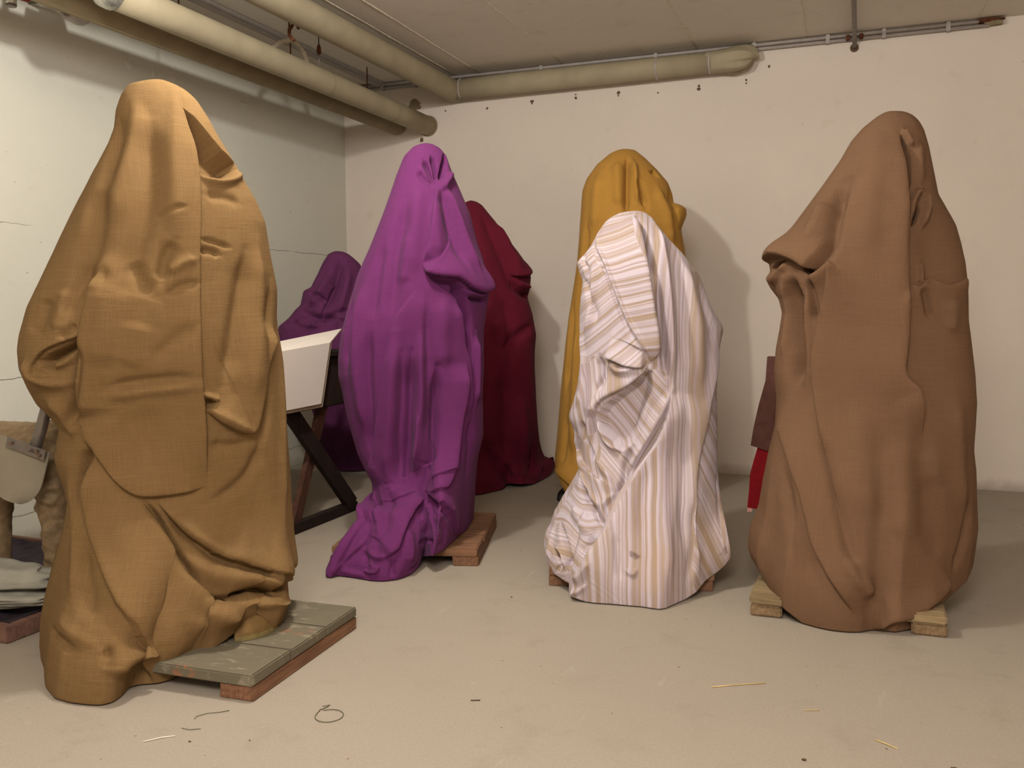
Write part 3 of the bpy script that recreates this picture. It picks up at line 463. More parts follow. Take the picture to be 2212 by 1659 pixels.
 'white': {"L":[[0.03,1.503],[-0.004,1.502],[-0.038,1.495],[-0.074,1.477],[-0.097,1.458],[-0.127,1.415],[-0.14,1.392],[-0.155,1.36],[-0.184,1.326],[-0.215,1.292],[-0.203,1.253],[-0.189,1.217],[-0.197,1.153],[-0.201,1.084],[-0.198,0.987],[-0.196,0.889],[-0.202,0.823],[-0.211,0.772],[-0.229,0.701],[-0.248,0.649],[-0.244,0.63],[-0.225,0.596],[-0.211,0.557],[-0.201,0.519],[-0.195,0.432],[-0.224,0.382],[-0.275,0.292],[-0.313,0.215],[-0.331,0.156],[-0.347,0.137],[-0.355,0.112],[-0.357,0.086],[-0.349,0.062]],"R":[[0.03,1.503],[0.051,1.501],[0.07,1.493],[0.097,1.47],[0.118,1.44],[0.165,1.381],[0.224,1.32],[0.283,1.249],[0.302,1.207],[0.32,1.16],[0.337,1.113],[0.36,1.075],[0.379,1.042],[0.389,1.014],[0.381,0.97],[0.372,0.913],[0.369,0.846],[0.369,0.75],[0.369,0.663],[0.375,0.504],[0.383,0.357],[0.394,0.283],[0.418,0.166],[0.435,0.087],[0.435,0.051]],"hem":[[-0.336,-0.139,0.104],[-0.324,-0.204,0.074],[-0.288,-0.293,0.054],[-0.237,-0.364,0.044],[-0.215,-0.371,0.034],[-0.219,-0.426,0.024],[-0.198,-0.465,0.014],[-0.151,-0.478,0.004],[-0.107,-0.488,0.004],[-0.055,-0.487,0.004],[-0.004,-0.497,0.004],[0.064,-0.509,0.004],[0.116,-0.529,0.004],[0.139,-0.521,0.004],[0.181,-0.459,0.004],[0.222,-0.4,0.004],[0.261,-0.38,0.024],[0.305,-0.326,0.054],[0.352,-0.283,0.074],[0.383,-0.26,0.094],[0.407,-0.246,0.124]],"front":[[0,1.0],[0.15,0.9],[0.5,0.75],[1,0.65]],"back":[[0,1.0],[0.3,0.8],[1,0.7]],"w0":0.66,"ops":[["s",[[0.482,0.04],[0.542,0.106],[0.545,0.168],[0.538,0.228],[0.528,0.288],[0.522,0.342],[0.528,0.392],[0.53,0.434],[0.518,0.454],[0.488,0.47]],0.04,0.07,0.012],["s",[[0.488,0.47],[0.442,0.47],[0.392,0.466],[0.342,0.454],[0.282,0.442]],0.035,0.05,0.01],["r",[[0.142,0.14],[0.31,0.2],[0.355,0.268],[0.382,0.316],[0.408,0.362],[0.46,0.412],[0.502,0.454]],0.012,0.006],["r",[[0.092,0.144],[0.288,0.202],[0.33,0.268],[0.362,0.322],[0.39,0.368],[0.445,0.42]],-0.01,0.006],["r",[[0.55,0.054],[0.575,0.138],[0.578,0.196],[0.568,0.25]],-0.026,0.01],["r",[[0.852,0.066],[0.682,0.15],[0.65,0.21],[0.622,0.274],[0.592,0.37],[0.592,0.462],[0.608,0.532]],0.026,0.012],["r",[[0.585,0.25],[0.552,0.346],[0.552,0.44],[0.572,0.496]],-0.026,0.01],["r",[[0.815,0.128],[0.695,0.248],[0.648,0.372],[0.658,0.488]],-0.018,0.022],["r",[[0.805,0.192],[0.752,0.298],[0.722,0.42],[0.748,0.548]],0.016,0.022],["r",[[0.902,0.246],[0.822,0.348],[0.825,0.446]],-0.012,0.016],["r",[[0.67,0.546],[0.665,0.662],[0.662,0.766],[0.74,0.904]],-0.014,0.02],["s",[[0.928,0.402],[0.882,0.482],[0.815,0.562],[0.768,0.624],[0.725,0.692],[0.722,0.758],[0.768,0.818],[0.808,0.89],[0.832,0.968],[0.828,0.994]],0.022,0.06,0.006],["r",[[0.945,0.616],[1.0,0.744],[0.992,0.844],[0.97,0.918]],-0.01,0.012],["s",[[0.308,0.978],[0.338,0.946],[0.358,0.916],[0.38,0.888],[0.4,0.856],[0.402,0.83],[0.41,0.79],[0.438,0.756],[0.482,0.716],[0.522,0.676],[0.56,0.636],[0.585,0.6],[0.598,0.566],[0.608,0.53]],0.045,0.14,0.008],["r",[[0.608,0.53],[0.568,0.578],[0.507,0.646],[0.452,0.698],[0.398,0.746]],0.02,0.012],["p",[[0.49,0.48],[0.518,0.484],[0.525,0.53],[0.507,0.576],[0.48,0.634],[0.44,0.67],[0.39,0.688],[0.338,0.672],[0.295,0.63],[0.28,0.588],[0.31,0.562],[0.38,0.534],[0.44,0.512]],-0.055,0.03],["s",[[0.5,0.472],[0.465,0.49],[0.422,0.516],[0.37,0.532],[0.305,0.55],[0.275,0.572],[0.282,0.606]],0.03,0.05,0.008],["r",[[0.255,0.446],[0.27,0.472],[0.292,0.5],[0.262,0.542]],-0.024,0.01],["r",[[0.32,0.454],[0.348,0.482],[0.395,0.482],[0.432,0.474]],0.02,0.012],["r",[[0.065,0.368],[0.118,0.462],[0.14,0.532],[0.108,0.594]],0.012,0.014],["r",[[0.288,0.606],[0.32,0.672],[0.39,0.688]],0.018,0.008],["r",[[0.108,0.252],[0.208,0.31],[0.24,0.368]],-0.012,0.014],["r",[[0.235,0.2],[0.228,0.276],[0.19,0.344],[0.152,0.414]],0.012,0.012],["r",[[0.028,0.178],[0.192,0.226],[0.142,0.264]],-0.014,0.009],["s",[[0.108,0.652],[0.03,0.7],[0.125,0.728],[0.235,0.754],[0.325,0.766],[0.38,0.772]],0.03,0.05,0.008],["r",[[0.268,0.552],[0.245,0.614],[0.228,0.676],[0.282,0.73],[0.368,0.76]],0.016,0.012],["r",[[0.185,0.61],[0.192,0.666],[0.248,0.72]],-0.02,0.012],["r",[[0.44,0.676],[0.405,0.714],[0.408,0.754],[0.39,0.788]],-0.024,0.01],["r",[[0.395,0.78],[0.358,0.796],[0.342,0.814],[0.388,0.84],[0.415,0.856]],0.018,0.009],["r",[[0.098,0.754],[0.215,0.8],[0.332,0.826],[0.41,0.852]],-0.022,0.009],["r",[[0.128,0.75],[0.24,0.798],[0.348,0.814]],0.014,0.008],["r",[[0.112,0.886],[0.188,0.914],[0.232,0.946],[0.3,0.968]],-0.022,0.008],["r",[[0.158,0.83],[0.252,0.858],[0.368,0.868]],0.018,0.016],["r",[[0.308,0.906],[0.345,0.888],[0.382,0.874]],-0.012,0.012],["r",[[0.06,0.9],[0.08,0.942],[0.122,0.976]],0.014,0.01],["r",[[0.128,0.946],[0.18,0.948],[0.205,0.966],[0.168,0.992]],-0.022,0.006],["r",[[0.135,0.936],[0.202,0.942],[0.225,0.968]],0.014,0.006],["r",[[0.33,0.966],[0.36,0.942],[0.382,0.924]],0.014,0.01],["r",[[0.315,1.0],[0.358,0.978],[0.38,0.96]],0.012,0.007],["p",[[0.5,0.89],[0.532,0.896],[0.552,0.902],[0.53,0.91],[0.507,0.904]],-0.022,0.014],["r",[[0.5,0.928],[0.528,0.938],[0.538,0.924]],0.01,0.006],["r",[[0.44,0.864],[0.468,0.908],[0.492,0.952]],-0.01,0.01],["r",[[0.568,0.6],[0.57,0.764],[0.638,0.894],[0.678,0.982]],0.01,0.016],["r",[[0.505,0.724],[0.507,0.81],[0.545,0.878]],-0.01,0.016],["r",[[0.762,0.964],[0.8,0.898],[0.732,0.796]],-0.01,0.014]],"zones":[[[[0.72,0.692],[0.815,0.562],[0.975,0.378],[0.972,0.618],[0.968,1.0],[0.792,1.0],[0.79,0.876],[0.722,0.758]],62,0.31,0],[[[0.255,0.448],[0.488,0.472],[0.38,0.534],[0.278,0.582],[0.28,0.638],[0.11,0.682],[0.015,0.612],[0.018,0.488]],82,0.2,0],[[[0.49,0.48],[0.575,0.486],[0.588,0.578],[0.482,0.714],[0.415,0.778],[0.28,0.718],[0.278,0.582],[0.38,0.534]],48,0.45,0],[[[0.108,0.652],[0.28,0.718],[0.415,0.778],[0.41,0.848],[0.3,0.82],[0.085,0.754]],78,0.1,0],[[[0.0,0.962],[0.108,0.74],[0.315,0.818],[0.408,0.848],[0.355,0.92],[0.29,0.99],[0.11,1.0]],12,0.6,0.014],[[[0.605,0.52],[0.608,0.544],[0.56,0.648],[0.482,0.73],[0.425,0.798],[0.408,0.866],[0.385,0.866],[0.388,0.784],[0.462,0.698],[0.568,0.578]],-62,0.7,0],[[[0.025,0.146],[0.142,0.14],[0.355,0.268],[0.408,0.362],[0.5,0.468],[0.368,0.466],[0.255,0.446],[0.018,0.452],[0.012,0.242]],-40,0.05,0],[[[0.142,0.14],[0.03,0.076],[0.435,0.01],[0.538,0.228],[0.522,0.342],[0.538,0.438],[0.5,0.468],[0.408,0.362],[0.355,0.268]],-10,0.33,0]],"loc":[2.8,-2.36],"rot":0.2408},
 'brown': {"L":[[0.084,1.814],[0.057,1.815],[0.034,1.81],[0.008,1.794],[-0.031,1.763],[-0.068,1.717],[-0.107,1.643],[-0.172,1.548],[-0.245,1.445],[-0.285,1.382],[-0.332,1.318],[-0.354,1.279],[-0.346,1.24],[-0.365,1.215],[-0.346,1.179],[-0.314,1.138],[-0.3,1.084],[-0.309,1.018],[-0.321,0.944],[-0.326,0.85],[-0.315,0.752],[-0.32,0.644],[-0.342,0.537],[-0.361,0.426],[-0.377,0.308],[-0.409,0.209],[-0.413,0.141],[-0.402,0.104]],"R":[[0.084,1.814],[0.112,1.808],[0.138,1.795],[0.16,1.773],[0.177,1.741],[0.195,1.679],[0.214,1.589],[0.231,1.507],[0.265,1.445],[0.291,1.397],[0.311,1.336],[0.33,1.261],[0.341,1.171],[0.345,1.057],[0.358,0.966],[0.374,0.851],[0.384,0.757],[0.384,0.676],[0.383,0.578],[0.393,0.505],[0.399,0.411],[0.408,0.29],[0.403,0.222],[0.397,0.151]],"hem":[[-0.387,-0.129,0.144],[-0.344,-0.237,0.124],[-0.309,-0.274,0.084],[-0.241,-0.401,0.044],[-0.178,-0.417,0.004],[-0.134,-0.439,0.004],[-0.081,-0.452,0.004],[-0.029,-0.45,0.004],[0.012,-0.435,0.004],[0.044,-0.404,0.004],[0.081,-0.394,0.004],[0.126,-0.4,0.004],[0.172,-0.354,0.004],[0.226,-0.301,0.024],[0.268,-0.236,0.054],[0.319,-0.168,0.094],[0.365,-0.104,0.124],[0.393,-0.036,0.164]],"front":[[0,1.0],[0.15,0.9],[0.5,0.75],[1,0.7]],"back":[[0,1.0],[0.3,0.8],[1,0.7]],"w0":0.62,"ops":[["s",[[0.438,0.854],[0.412,0.806],[0.375,0.75],[0.352,0.72],[0.335,0.69],[0.32,0.648],[0.308,0.604],[0.31,0.542],[0.332,0.482],[0.375,0.422],[0.392,0.364],[0.398,0.332],[0.395,0.298],[0.39,0.262],[0.382,0.222],[0.365,0.19],[0.345,0.148]],0.018,0.1,0.003],["s",[[0.578,0.078],[0.598,0.13],[0.622,0.188],[0.628,0.254],[0.62,0.332],[0.622,0.382],[0.618,0.428],[0.608,0.504],[0.6,0.546],[0.59,0.584],[0.612,0.606],[0.632,0.612],[0.64,0.626],[0.65,0.666],[0.66,0.712]],0.036,0.1,0.008],["p",[[0.578,0.084],[0.622,0.096],[0.678,0.138],[0.678,0.198],[0.655,0.214],[0.628,0.2],[0.602,0.146]],-0.045,0.014],["r",[[0.615,0.076],[0.652,0.1],[0.69,0.12]],0.018,0.007],["r",[[0.772,0.098],[0.74,0.15],[0.73,0.2]],0.012,0.014],["r",[[0.732,0.208],[0.678,0.228],[0.65,0.254],[0.642,0.284]],0.022,0.009],["r",[[0.742,0.212],[0.752,0.242],[0.725,0.268],[0.695,0.296]],0.02,0.009],["p",[[0.7,0.238],[0.708,0.254],[0.678,0.284],[0.645,0.298],[0.66,0.264]],-0.04,0.012],["b",[0.75,0.356],0.075,0.095,-0.045],["s",[[0.622,0.408],[0.662,0.42],[0.688,0.404],[0.71,0.398],[0.742,0.406],[0.782,0.412],[0.832,0.404],[0.9,0.388]],0.03,0.06,0.004],["r",[[0.662,0.42],[0.685,0.436],[0.692,0.46],[0.7,0.482]],-0.016,0.01],["r",[[0.688,0.362],[0.688,0.39],[0.675,0.414]],0.014,0.008],["r",[[0.78,0.442],[0.788,0.48],[0.76,0.508]],0.01,0.02],["s",[[0.35,0.392],[0.312,0.38],[0.28,0.37],[0.238,0.364],[0.195,0.36],[0.142,0.36],[0.085,0.366],[0.018,0.376]],0.055,0.08,0.016],["p",[[0.082,0.386],[0.132,0.372],[0.175,0.366],[0.212,0.368],[0.19,0.374],[0.15,0.386],[0.115,0.394]],-0.06,0.012],["p",[[0.255,0.37],[0.3,0.38],[0.332,0.39],[0.322,0.4],[0.31,0.404],[0.282,0.39]],-0.05,0.012],["r",[[0.092,0.416],[0.16,0.402],[0.205,0.374]],0.018,0.01],["s",[[0.312,0.404],[0.338,0.398],[0.365,0.384],[0.39,0.368]],0.03,0.04,0.006],["r",[[0.312,0.404],[0.308,0.446],[0.312,0.482],[0.322,0.5]],-0.02,0.01],["r",[[0.245,0.396],[0.205,0.458],[0.2,0.514],[0.232,0.558],[0.238,0.594],[0.212,0.64]],-0.046,0.026],["r",[[0.3,0.426],[0.27,0.502],[0.288,0.556],[0.28,0.636]],0.014,0.014],["r",[[0.19,0.406],[0.148,0.458],[0.138,0.506],[0.152,0.578]],0.012,0.012],["r",[[0.27,0.202],[0.332,0.256],[0.37,0.308],[0.378,0.356],[0.368,0.376]],-0.03,0.02],["r",[[0.292,0.172],[0.342,0.226],[0.362,0.278]],-0.012,0.014],["r",[[0.222,0.234],[0.265,0.286],[0.288,0.338]],0.016,0.022],["r",[[0.375,0.078],[0.442,0.154],[0.482,0.258],[0.495,0.366]],0.012,0.03],["s",[[0.488,0.976],[0.455,0.95],[0.42,0.924],[0.378,0.892],[0.355,0.874],[0.335,0.854],[0.31,0.83],[0.292,0.808],[0.265,0.782],[0.222,0.754],[0.15,0.712],[0.065,0.674]],0.026,0.1,0.005],["r",[[0.335,0.69],[0.382,0.758],[0.418,0.812],[0.45,0.872],[0.498,0.924]],-0.014,0.014],["r",[[0.445,0.878],[0.475,0.91],[0.53,0.94]],0.018,0.018],["r",[[0.172,0.77],[0.235,0.824],[0.308,0.88],[0.38,0.932]],-0.012,0.02],["s",[[0.828,0.948],[0.778,0.962],[0.728,0.962],[0.69,0.966],[0.645,0.972],[0.598,0.976],[0.568,0.99],[0.532,1.0]],0.03,0.06,0.006],["r",[[0.648,0.668],[0.662,0.742],[0.672,0.81],[0.688,0.88]],-0.008,0.024],["r",[[0.578,0.706],[0.598,0.796],[0.618,0.862]],0.012,0.035],["r",[[0.69,0.756],[0.725,0.83],[0.728,0.902]],-0.014,0.03],["r",[[0.77,0.626],[0.818,0.752],[0.865,0.858]],0.012,0.024],["r",[[0.905,0.832],[0.885,0.896],[0.84,0.952]],-0.012,0.016],["r",[[0.452,0.638],[0.47,0.744],[0.507,0.83]],0.01,0.03]],"loc":[3.72,-2.4],"rot":-0.0067},
 'violet': {"L":[[-0.004,1.468],[-0.036,1.465],[-0.068,1.45],[-0.103,1.398],[-0.139,1.313],[-0.175,1.241],[-0.226,1.22],[-0.236,1.185],[-0.248,1.13],[-0.28,1.101],[-0.321,1.046],[-0.379,0.994],[-0.395,0.896],[-0.322,0.749],[-0.226,0.6],[-0.172,0.421],[-0.147,0.241],[-0.138,0.084]],"R":[[-0.004,1.468],[0.027,1.465],[0.059,1.451],[0.099,1.419],[0.133,1.385],[0.177,1.244],[0.224,1.038],[0.249,0.77],[0.256,0.47],[0.241,0.228],[0.217,0.071]],"hem":[[-0.149,0.424,0.014],[-0.067,0.373,0.004],[0.011,0.321,0.004],[0.104,0.301,0.004],[0.183,0.338,0.004],[0.23,0.345,0.014]],"front":[[0,1.0],[0.3,0.7],[1,0.7]],"back":[[0,1.0],[0.3,0.7],[1,0.7]],"w0":0.8,"ops":[["r",[[0.53,0.07],[0.478,0.162],[0.45,0.246],[0.402,0.31]],-0.03,0.02],["r",[[0.38,0.136],[0.362,0.214],[0.305,0.266],[0.262,0.298]],0.03,0.018],["r",[[0.635,0.122],[0.578,0.228],[0.538,0.33],[0.522,0.392]],0.025,0.02],["s",[[0.47,0.186],[0.428,0.226],[0.41,0.288],[0.412,0.352]],0.03,0.05,0.006],["r",[[0.208,0.228],[0.338,0.246],[0.425,0.278]],-0.024,0.012],["r",[[0.232,0.314],[0.412,0.352],[0.52,0.33],[0.645,0.306]],-0.024,0.014],["r",[[0.212,0.354],[0.322,0.374],[0.428,0.384]],0.024,0.012],["r",[[0.142,0.38],[0.26,0.354],[0.365,0.374],[0.345,0.426]],-0.02,0.012],["r",[[0.56,0.352],[0.645,0.33],[0.75,0.35]],0.02,0.014],["r",[[0.455,0.372],[0.468,0.33],[0.578,0.362]],-0.02,0.01],["r",[[0.532,0.528],[0.468,0.73],[0.382,0.924]],0.022,0.022],["r",[[0.642,0.526],[0.59,0.728],[0.6,0.942]],-0.022,0.022]],"loc":[0.62,-1.1],"rot":0.5599},
}

def seg_dist(P, Q):
    """distance of points P (n,3) to polyline Q (m,3); also parameter 0..1 and the closest segment vectors"""
    best = np.full(len(P), 1e9); par = np.zeros(len(P)); near = np.zeros_like(P); dirv = np.zeros_like(P)
    L = np.concatenate([[0], np.cumsum(np.linalg.norm(np.diff(Q, axis=0), axis=1))]); T = max(L[-1], 1e-6)
    for k in range(len(Q) - 1):
        a = Q[k]; d = Q[k + 1] - a; l2 = max(d @ d, 1e-12)
        s = np.clip(((P - a) @ d) / l2, 0, 1); c = a + s[:, None] * d
        e = np.linalg.norm(P - c, axis=1); m = e < best
        best[m] = e[m]; par[m] = (L[k] + s[m] * (L[k + 1] - L[k])) / T; near[m] = c[m]; dirv[m] = d
    return best, par, near, dirv

def in_poly(x, y, poly):
    r = np.zeros(x.shape, bool); n = len(poly)
    for k in range(n):
        x1, y1 = poly[k]; x2, y2 = poly[(k + 1) % n]
        c = ((y1 > y) != (y2 > y)) & (x < (x2 - x1) * (y - y1) / ((y2 - y1) if y2 != y1 else 1e-9) + x1)
        r ^= c
    return r

def drape(key, name, label, mat, NTr, NF, NB, seed, wrinkle=0.006, folds=0.012):
    D = FIG[key]
    P = base_surface(D, NTr, NF, NB); nr, nc = P.shape[:2]
    def at(p):   # surface coordinates (0..1 across the front, 0..1 down) -> point
        i = np.clip(p[1] * NTr, 0, NTr); j = np.clip(p[0] * NF, 0, NF); i0 = int(min(i, NTr - 1)); j0 = int(min(j, NF - 1)); fi = i - i0; fj = j - j0
        return (P[i0, j0] * (1 - fi) * (1 - fj) + P[i0 + 1, j0] * fi * (1 - fj) + P[i0, j0 + 1] * (1 - fi) * fj + P[i0 + 1, j0 + 1] * fi * fj)
    def line(pts, closed=False):
        p = np.array(pts + ([pts[0]] if closed else []), float); q = [at(p[0])]
        for k in range(len(p) - 1):
            for s in (0.25, 0.5, 0.75, 1.0): q.append(at(p[k] * (1 - s) + p[k + 1] * s))
        q = np.array(q); return q if closed else smooth1(q, 1.2)
    du = np.roll(P, -1, 1) - np.roll(P, 1, 1); dt = np.gradient(P, axis=0)
    N = np.cross(dt, du); ln = np.linalg.norm(N, axis=2, keepdims=True); N = N / np.maximum(ln, 1e-9)
    for j in range(3): N[..., j] = smooth_grid(N[..., j], 3)
    N /= np.maximum(np.linalg.norm(N, axis=2, keepdims=True), 1e-9)
    if N[NTr // 2, NF // 2, 1] > 0: N = -N
    # cloth coordinates in metres
    seg = np.linalg.norm(np.diff(P, axis=1), axis=2); a = np.concatenate([np.zeros((nr, 1)), np.cumsum(seg, 1)], 1); a -= a[:, NF // 2:NF // 2 + 1]
    sg = np.linalg.norm(np.diff(P, axis=0), axis=2); b = np.concatenate([np.zeros((1, nc)), np.cumsum(sg, 0)], 0)
    b = np.repeat(b[:, NF // 2:NF // 2 + 1], nc, 1)
    PF = P.reshape(-1, 3); NFl = N.reshape(-1, 3)
    h = np.zeros(len(PF)); sh = np.zeros_like(PF)
    jj = np.tile(np.arange(nc), nr); ii = np.repeat(np.arange(nr), nc); front = jj <= NF
    S = jj / NF; T = ii / NTr
    for op in D['ops']:
        if op[0] in 'rs':
            Q = line(op[1]); amp, w = op[2], op[3]; reach = w * (3.2 if op[0] == 'r' else 3.5)
        elif op[0] == 'p':
            Q = line(op[1], True); amp, w = op[2], op[3]; reach = 0.02
        else:
            c = at(op[1]); Q = np.array([c, c]); reach = 3 * max(op[2], op[3])
        lo = Q.min(0) - reach; hi = Q.max(0) + reach
        m = np.where(front & np.all(PF > lo, 1) & np.all(PF < hi, 1))[0]
        if len(m) == 0: continue
        X = PF[m]
        if op[0] == 'r':
            d, s, nr_, dv = seg_dist(X, Q); fade = np.clip(np.minimum(s, 1 - s) / 0.22, 0, 1); fade = 0.15 + 0.85 * fade * fade * (3 - 2 * fade)
            # ends of the stroke also narrow
            soft = 1.35 if not D.get('quiet') else np.where(T[m] > 0.76, 0.75, 1.9)
            h[m] += soft * amp * np.exp(-0.5 * (d / (w * (0.55 + 0.45 * fade))) ** 2) * fade
        elif op[0] == 's':
            d, s, nr_, dv = seg_dist(X, Q); side = np.einsum('ij,ij->i', np.cross(dv, X - nr_), NFl[m])
            sg_ = np.where(side < 0, 1.0, -1.0); sd = d * sg_; e = 0.0035
            fade = np.clip(np.minimum(s, 1 - s) / 0.14, 0, 1); fade = fade * fade * (3 - 2 * fade)
            cliff = np.clip((sd + e) / (2 * e), 0, 1); cliff = cliff * cliff * (3 - 2 * cliff)
            roll = 1 - 0.25 * np.exp(-np.maximum(sd, 0) / 0.006)
            loud = 1.2 if not D.get('quiet') else np.where(T[m] > 0.80, 0.75, 1.2)
            h[m] += loud * amp * cliff * roll * np.exp(-(np.maximum(sd, 0) / w) ** 1.5) * fade
            if op[4] > 0:   # the edge laps over its lower neighbour
                away = (nr_ - X); away /= np.maximum(np.linalg.norm(away, axis=1, keepdims=True), 1e-6)
                k = op[4] * fade * np.where(sd > 0, np.exp(-sd / 0.02), 0)
                sh[m] += away * k[:, None]
        elif op[0] == 'p':
            ins = in_poly(S[m], T[m], op[1]); mm = m[ins]
            if len(mm) == 0: continue
            d, s, nr_, dv = seg_dist(PF[mm], Q); k = np.clip(d / w, 0, 1); h[mm] += amp * k * k * (3 - 2 * k)
        else:
            r = X - Q[0]; h[m] += op[4] * np.exp(-0.5 * ((np.hypot(r[:, 0], r[:, 1]) / op[2]) ** 2 + (r[:, 2] / op[3]) ** 2))
    # natural unevenness: long soft vertical folds, small creases, back folds
    z0 = PF[:, 2].max(); down = np.clip((z0 - PF[:, 2]) / 0.5, 0, 1)
    h += folds * 0.6 * down * lattice_noise(PF + seed, (7, 7, 1.0), seed) + wrinkle * 0.35 * lattice_noise(PF + 3.3, (14, 14, 4), seed + 1) + wrinkle * 0.10 * lattice_noise(PF + 7.1, (45, 45, 22), seed + 2)
    bk = np.where(front, 0, 1.0); phi = (jj - NF) / max(NB, 1)
    h += bk * np.sin(np.clip(phi, 0, 1) * math.pi) * down * 0.03 * np.sin(phi * 26 + 3 * lattice_noise(PF, (2, 2, 1.3), seed + 5))
    edge = np.clip(T / 0.015, 0, 1)
    rim = np.sin(np.clip(S, 0, 1) * math.pi); h = np.where(front & (h > 0), h * (0.3 + 0.7 * np.clip(rim / 0.45, 0, 1)), h); sh *= np.where(front, np.clip(rim / 0.4, 0, 1), 1)[:, None]
    PD = PF + NFl * (h * edge)[:, None] + sh
    PD = PD.reshape(nr, nc, 3)
    lim = 0.004; PD[..., 2] = np.where(PD[..., 2] < lim, lim, PD[..., 2])
    # stripe coordinate
    stripe = PF[:, 0] * 1.0
    for poly, ang, off, wav in D.get('zones', []):
        ins = in_poly(S, T, poly) & front
        t = math.radians(ang); stripe = np.where(ins, PF[:, 0] * math.sin(t) + PF[:, 2] * math.cos(t) + off + wav * np.sin(PF[:, 0] * 42 + PF[:, 2] * 9), stripe)
    # hem turned inwards
    cen = PD[-1].mean(0); r1 = PD[-1] + (cen - PD[-1]) * 0.012; r2 = PD[-1] + (cen - PD[-1]) * 0.05; r2[:, 2] = PD[-1][:, 2] + 0.05; r1[:, 2] = PD[-1][:, 2] + .002
    A = np.concatenate([PD, r1[None], r2[None]], 0); tot = nr + 2
    idx = np.arange(tot * nc).reshape(tot, nc); nx = np.roll(idx, -1, 1)
    Fc = np.stack([idx[:-1], idx[1:], nx[1:], nx[:-1]], -1).reshape(-1, 4)
    me = bpy.data.meshes.new(name); me.vertices.add(tot * nc); me.vertices.foreach_set('co', A.reshape(-1).astype(np.float32))
    me.loops.add(Fc.size); me.loops.foreach_set('vertex_index', Fc.reshape(-1).astype(np.int32))
    me.polygons.add(len(Fc)); me.polygons.foreach_set('loop_start', (np.arange(len(Fc)) * 4).astype(np.int32)); me.polygons.foreach_set('loop_total', np.full(len(Fc), 4, np.int32))
    me.polygons.foreach_set('use_smooth', np.ones(len(Fc), bool)); me.update(calc_edges=True); me.validate()
    at_ = me.attributes.new('cloth', 'FLOAT_VECTOR', 'POINT')
    cc = np.stack([a.reshape(-1), b.reshape(-1), stripe], 1); cc = np.concatenate([cc, cc[-nc:], cc[-nc:]], 0)
    at_.data.foreach_set('vector', cc.reshape(-1).astype(np.float32)); me.materials.append(mat)
    return me, D

def smooth_grid(a, k):
    r = 2 * k + 1; c = np.cumsum(np.pad(a, ((k + 1, k), (0, 0)), mode='edge'), 0); a = (c[r:] - c[:-r]) / r
    b = np.concatenate([a[:, -k - 1:], a, a[:, :k]], 1); c = np.cumsum(b, 1); return (c[:, r:] - c[:, :-r]) / r

def shroud(key, name, label, mat, *res, **kw):
    me, D = drape(key, name, label, mat, *res, **kw)
    o = empty(name, (D['loc'][0], D['loc'][1], 0), D['rot'], label, 'draped statue', 'cloth-covered statues standing in the cellar')
    c = bpy.data.objects.new('cloth', me); COL.objects.link(c); c.parent = o
    return o

tan = shroud('tan', 'shrouded_statue', 'tall statue under tan burlap with a sewn seam, on green-painted boards at the left', M['burlap'], 620, 420, 60, seed=3)
pur = shroud('purple', 'shrouded_statue', 'tall statue under bright purple cloth that trails over its pallet onto the floor', M['purple'], 520, 320, 50, seed=5)
red = shroud('red', 'shrouded_statue', 'statue under dark crimson cloth standing behind the bright purple one', M['crimson'], 300, 180, 40, seed=8)
mus = shroud('mustard', 'shrouded_statue', 'statue under mustard yellow cloth behind the striped one', M['mustard'], 300, 180, 40, seed=11, wrinkle=.004)
whi = shroud('white', 'shrouded_statue', 'shorter statue under white and beige striped linen', M['stripe'], 520, 340, 50, seed=14)
bro = shroud('brown', 'shrouded_statue', 'bulky statue under coarse brown jute at the right', M['jute'], 560, 360, 60, seed=17)
vio = shroud('violet', 'shrouded_statue', 'low stooped statue under deep violet cloth in the left corner', M['violet'], 260, 160, 30, seed=21, wrinkle=.012)

# ---------------------------------------------------------------- pallets
def pallet(label, cx, cy, w, d, rz, bx, by, planks=3, hb=.042, hp=.033, ends=.11, name='wooden_pallet', edge=.003):
    o = empty(name, (cx, cy, 0), rz, label, 'wooden base', 'plank bases under the covered statues')
    for s in (-1, 1):
        x = s * (w / 2 - ends / 2); box('beam', x - ends / 2, x + ends / 2, -d / 2 + .004, d / 2 - .004, 0, hb, by, o, edge, .002)
    g_ = .004; pw = d / planks
    for k in range(planks):
        box('plank', -w / 2 + rnd.uniform(-.004, .004), w / 2 + rnd.uniform(-.004, .004), -d / 2 + k * pw + g_ / 2, -d / 2 + (k + 1) * pw - g_ / 2, hb, hb + hp + rnd.uniform(-.001, .001), bx, o, edge + .001, .0012)
    return o
pallet('low base of green-painted boards on an orange pine beam under the tan burlap', 1.82, -3.72, .60, .62, R(3), M['green_x'], M['orange_y'], 3)
pallet('brown plank pallet under the bright purple cloth', 1.80, -2.32, .64, .70, R(15.5), M['pine_x'], M['pine_y'], 3)
pallet('brown plank pallet under the striped linen', 2.81, -2.34, .64, .62, R(14), M['pine_x'], M['pine_y'], 3)
pallet('pale weathered plank base with rounded worn edges under the brown jute', 3.68, -2.48, .64, .62, R(0), M['pale_x'], M['pale_y'], 3, edge=.006)

